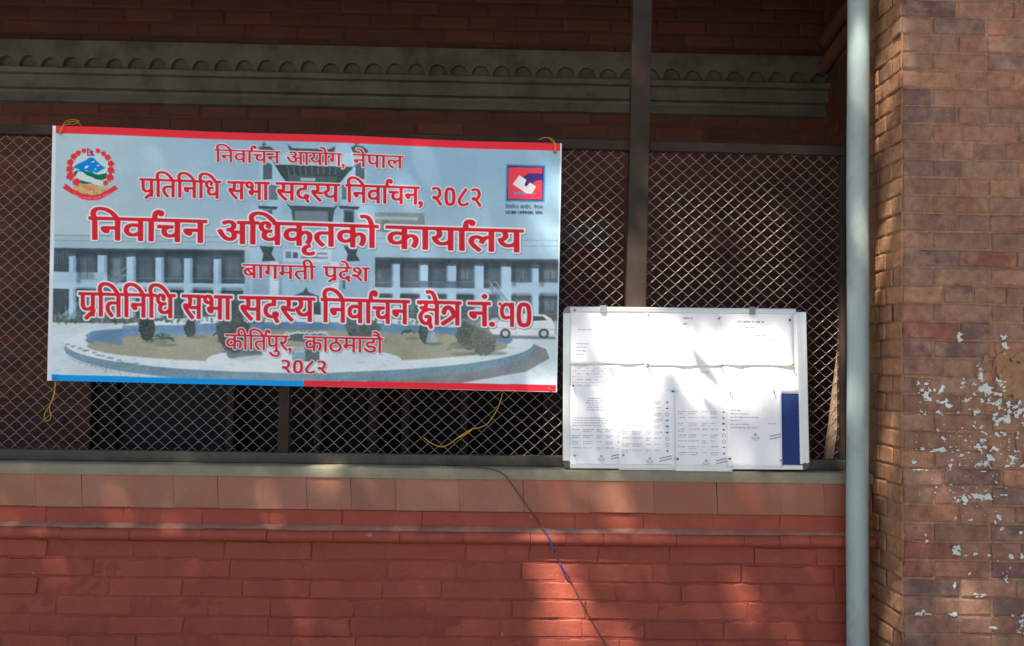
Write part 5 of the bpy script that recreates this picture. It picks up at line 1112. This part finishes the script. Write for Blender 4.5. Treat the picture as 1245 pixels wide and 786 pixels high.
# ---------------------------------------------------------------- tree across the yard, whose leaves dapple the wall
tree = thing('leafy_tree', 'tall broadleaf tree standing in the yard opposite the banner', 'tree', (-3.6, -5.6, 0))
M_leaf = material('leaf', (.06, .11, .03, 1), .55, 0, 60, .3, 4)
M_bark = material('bark', (.14, .10, .07, 1), .9, .8, 30, .3, 8, stretch=(1, 1, .3))
def lit(px, py, rx, ry, s, y=0.0, p=None):
    q = p if p is not None else P(px, py, y); t = -q.y / SUN_DIR.y; q = q + SUN_DIR * t; k = (y - CAM.y) / 1150 if p is None else 3.43 / 1150
    return (q.x, q.z, rx * k, ry * k, s)
LIT = [
    # notice board
    lit(790, 408, 98, 32, .97), lit(905, 418, 52, 36, .93), lit(775, 488, 20, 46, .9), lit(745, 455, 30, 25, .7), lit(855, 466, 18, 28, .85), lit(915, 458, 36, 24, .93), lit(860, 515, 14, 30, .55), lit(705, 420, 20, 30, .8), lit(712, 520, 22, 40, .2), lit(925, 515, 26, 20, .35), lit(975, 420, 12, 40, .6), lit(960, 540, 18, 30, .4), lit(850, 555, 60, 14, .12),
    # wire and post
    lit(722, 305, 34, 66, .95, .078), lit(775, 334, 36, 84, .98, .05), lit(850, 268, 46, 40, .97, .078), lit(830, 335, 40, 34, .97, .078), lit(930, 285, 46, 46, .9, .078), lit(905, 350, 60, 20, .85, .078), lit(668, 530, 34, 26, .95, .078), lit(1004, 455, 10, 30, .8, .078), lit(25, 240, 40, 20, .35, .078), lit(60, 262, 20, 16, .4, .078),
    lit(1014, 480, 18, 80, .95, .12),
    # banner
    lit(150, 195, 46, 26, .22), lit(238, 168, 16, 12, .5), lit(243, 195, 12, 12, .35), lit(640, 205, 50, 28, .35), lit(600, 235, 26, 22, .25), lit(655, 440, 34, 40, .45), lit(560, 430, 46, 24, .25), lit(660, 265, 22, 22, .3), lit(425, 292, 14, 16, .35), lit(150, 385, 40, 16, .22), lit(100, 450, 40, 16, .2), lit(415, 330, 30, 22, .22),
    # ledge, tiles, painted bricks
    lit(423, 572, 24, 6, .85), lit(404, 588, 20, 9, .8), lit(338, 613, 12, 6, .4), lit(462, 592, 16, 12, .35), lit(465, 611, 10, 6, .5), lit(590, 567, 18, 6, .55), lit(688, 565, 16, 14, .4), lit(735, 607, 40, 13, .75), lit(640, 600, 30, 12, .35), lit(878, 612, 50, 10, .4), lit(985, 620, 30, 10, .4), lit(930, 598, 60, 10, .2),
    lit(756, 677, 42, 15, .65), lit(678, 698, 30, 16, .9), lit(682, 755, 26, 34, .9), lit(704, 700, 30, 12, .5), lit(906, 716, 26, 14, .75), lit(794, 732, 40, 24, .42), lit(990, 680, 34, 16, .55), lit(860, 690, 40, 14, .35), lit(750, 770, 60, 16, .4), lit(940, 770, 60, 20, .4), lit(860, 640, 70, 12, .25), lit(900, 780, 40, 16, .4),
    # pillar
    lit(1243, 222, 14, 10, .8, PF), lit(1124, 600, 20, 13, .85, PF), lit(1108, 625, 16, 18, .45, PF), lit(1168, 692, 10, 16, .8, PF), lit(1182, 752, 24, 20, .8, PF), lit(1150, 640, 30, 14, .35, PF), lit(1225, 760, 16, 14, .5, PF), lit(1166, 620, 8, 10, .5, PF), lit(1170, 320, 60, 120, .10, PF),
    lit(0, 0, 15, 50, .97, p=PXp(1088, 85, XP)), lit(0, 0, 10, 34, .9, p=PXp(1068, 135, XP)), lit(0, 0, 14, 38, .97, p=PXp(1067, 325, XP)), lit(0, 0, 9, 26, .8, p=PXp(1082, 255, XP)), lit(0, 0, 10, 46, .75, p=PXp(1080, 570, XP)), lit(0, 0, 8, 30, .6, p=PXp(1090, 740, XP)), lit(0, 0, 9, 24, .6, p=PXp(1064, 590, XP)),
    # pipe
    lit(1043, 28, 14, 9, .6, -.1), lit(1043, 130, 12, 12, .4, -.1), lit(1043, 475, 14, 20, .55, -.1), lit(1045, 385, 12, 10, .45, -.1), lit(1043, 620, 14, 30, .25, -.1), lit(1043, 750, 14, 20, .25, -.1)]
LA = np.array(LIT); rg = np.random.default_rng(7)
def light_at(x, z):
    d = ((x[:, None] - LA[None, :, 0]) / (LA[None, :, 2] + .035)) ** 2 + ((z[:, None] - LA[None, :, 1]) / (LA[None, :, 3] + .035)) ** 2
    return (LA[None, :, 4] * np.clip(1.35 - d, 0, 1) ** .6).max(1)
NL = 52000
gx = rg.uniform(-4.6, 4.4, NL); gz = rg.uniform(-1.9, 4.6, NL)
keep = rg.random(NL) > light_at(gx, gz)
gx, gz = gx[keep], gz[keep]; n = len(gx)
tt = rg.uniform(8.2, 11.8, n) + .5 * np.sin(gx * 1.3) + .5 * np.cos(gz * 1.7)
ctr = np.stack([gx, np.zeros(n), gz], 1) - np.array(SUN_DIR)[None] * tt[:, None]
size = rg.uniform(.045, .085, n)
ax = rg.normal(size=(n, 3)); ax[:, 2] *= .6; ax /= np.linalg.norm(ax, axis=1)[:, None]
nr = rg.normal(size=(n, 3)); nr -= (nr * ax).sum(1)[:, None] * ax; nr /= np.linalg.norm(nr, axis=1)[:, None]
V = np.stack([ctr - ax * size[:, None], ctr + nr * (size * .55)[:, None], ctr + ax * size[:, None], ctr - nr * (size * .55)[:, None]], 1).reshape(-1, 3)
me = bpy.data.meshes.new('crown'); me.vertices.add(n * 4); me.vertices.foreach_set('co', V.astype(np.float32).ravel()); me.loops.add(n * 4); me.loops.foreach_set('vertex_index', np.arange(n * 4, dtype=np.int32))
me.polygons.add(n); me.polygons.foreach_set('loop_start', np.arange(0, n * 4, 4, dtype=np.int32)); me.update(calc_edges=True)
obj('crown', me, M_leaf, tree)
cc = ctr.mean(0); V, Fc = [], []
base = Vector((-3.6, -5.6, 0)); fork = Vector((-3.7, -5.3, 4.6))
tube_data(spline([base, base + Vector((.05, .1, 1.5)), base + Vector((-.1, .1, 3)), fork], 6), lambda t: .24 - .08 * t, 12, V, Fc)
tk = obj('trunk', mesh_from('trunk', V, Fc, True), M_bark, tree)
for k in range(9):
    e = Vector(ctr[rg.integers(n)]); mid = fork.lerp(e, .5) + Vector((0, 0, .5)); V, Fc = [], []
    tube_data(spline([fork, fork.lerp(mid, .5) + Vector((0, 0, .3)), mid, e], 6), lambda t: .09 * (1 - t) + .012, 8, V, Fc); obj('limb', mesh_from('limb', V, Fc, True), M_bark, tk)
def board_pt(px, py): x, z = L(px, py); return BM @ Vector((x, 0, z))
tw = []; V, Fc = [], []  # added unseen leaves, outlined to cast wedge shadows on the notice board
for poly_ in ([(836, 420), (842, 434), (846, 449), (856, 460), (869, 468), (883, 478), (872, 461), (858, 444), (846, 430)], [(851, 478), (856, 492), (864, 505), (868, 522), (866, 538), (876, 520), (878, 506), (868, 496), (858, 486)], [(826, 384), (832, 392), (840, 400), (836, 391), (830, 386)]):
    q = [board_pt(*p) - SUN_DIR * (2.5 + .02 * i) for i, p in enumerate(poly_)]; i = len(V); c = sum(q, Vector()) / len(q); V += [c] + q; n_ = len(q)
    for k in range(n_): Fc.append((i, i + 1 + k, i + 1 + (k + 1) % n_))
    tw.append(q[0])
obj('added_shadow_leaves', mesh_from('added_shadow_leaves', V, Fc), M_leaf, tree)
V, Fc = [], []
top = Vector(ctr[int(np.argmin(np.abs(gx - .3) + np.abs(gz - 1.6)))])
for q in tw: tube_data(spline([top, top.lerp(q, .4) + Vector((0, 0, .5)), q + Vector((-.02, 0, .12)), q], 6), .0022, 5, V, Fc)
obj('added_shadow_twig', mesh_from('added_shadow_twig', V, Fc, True), M_bark, tree)  # thin twigs added to carry the shadow-casting leaves
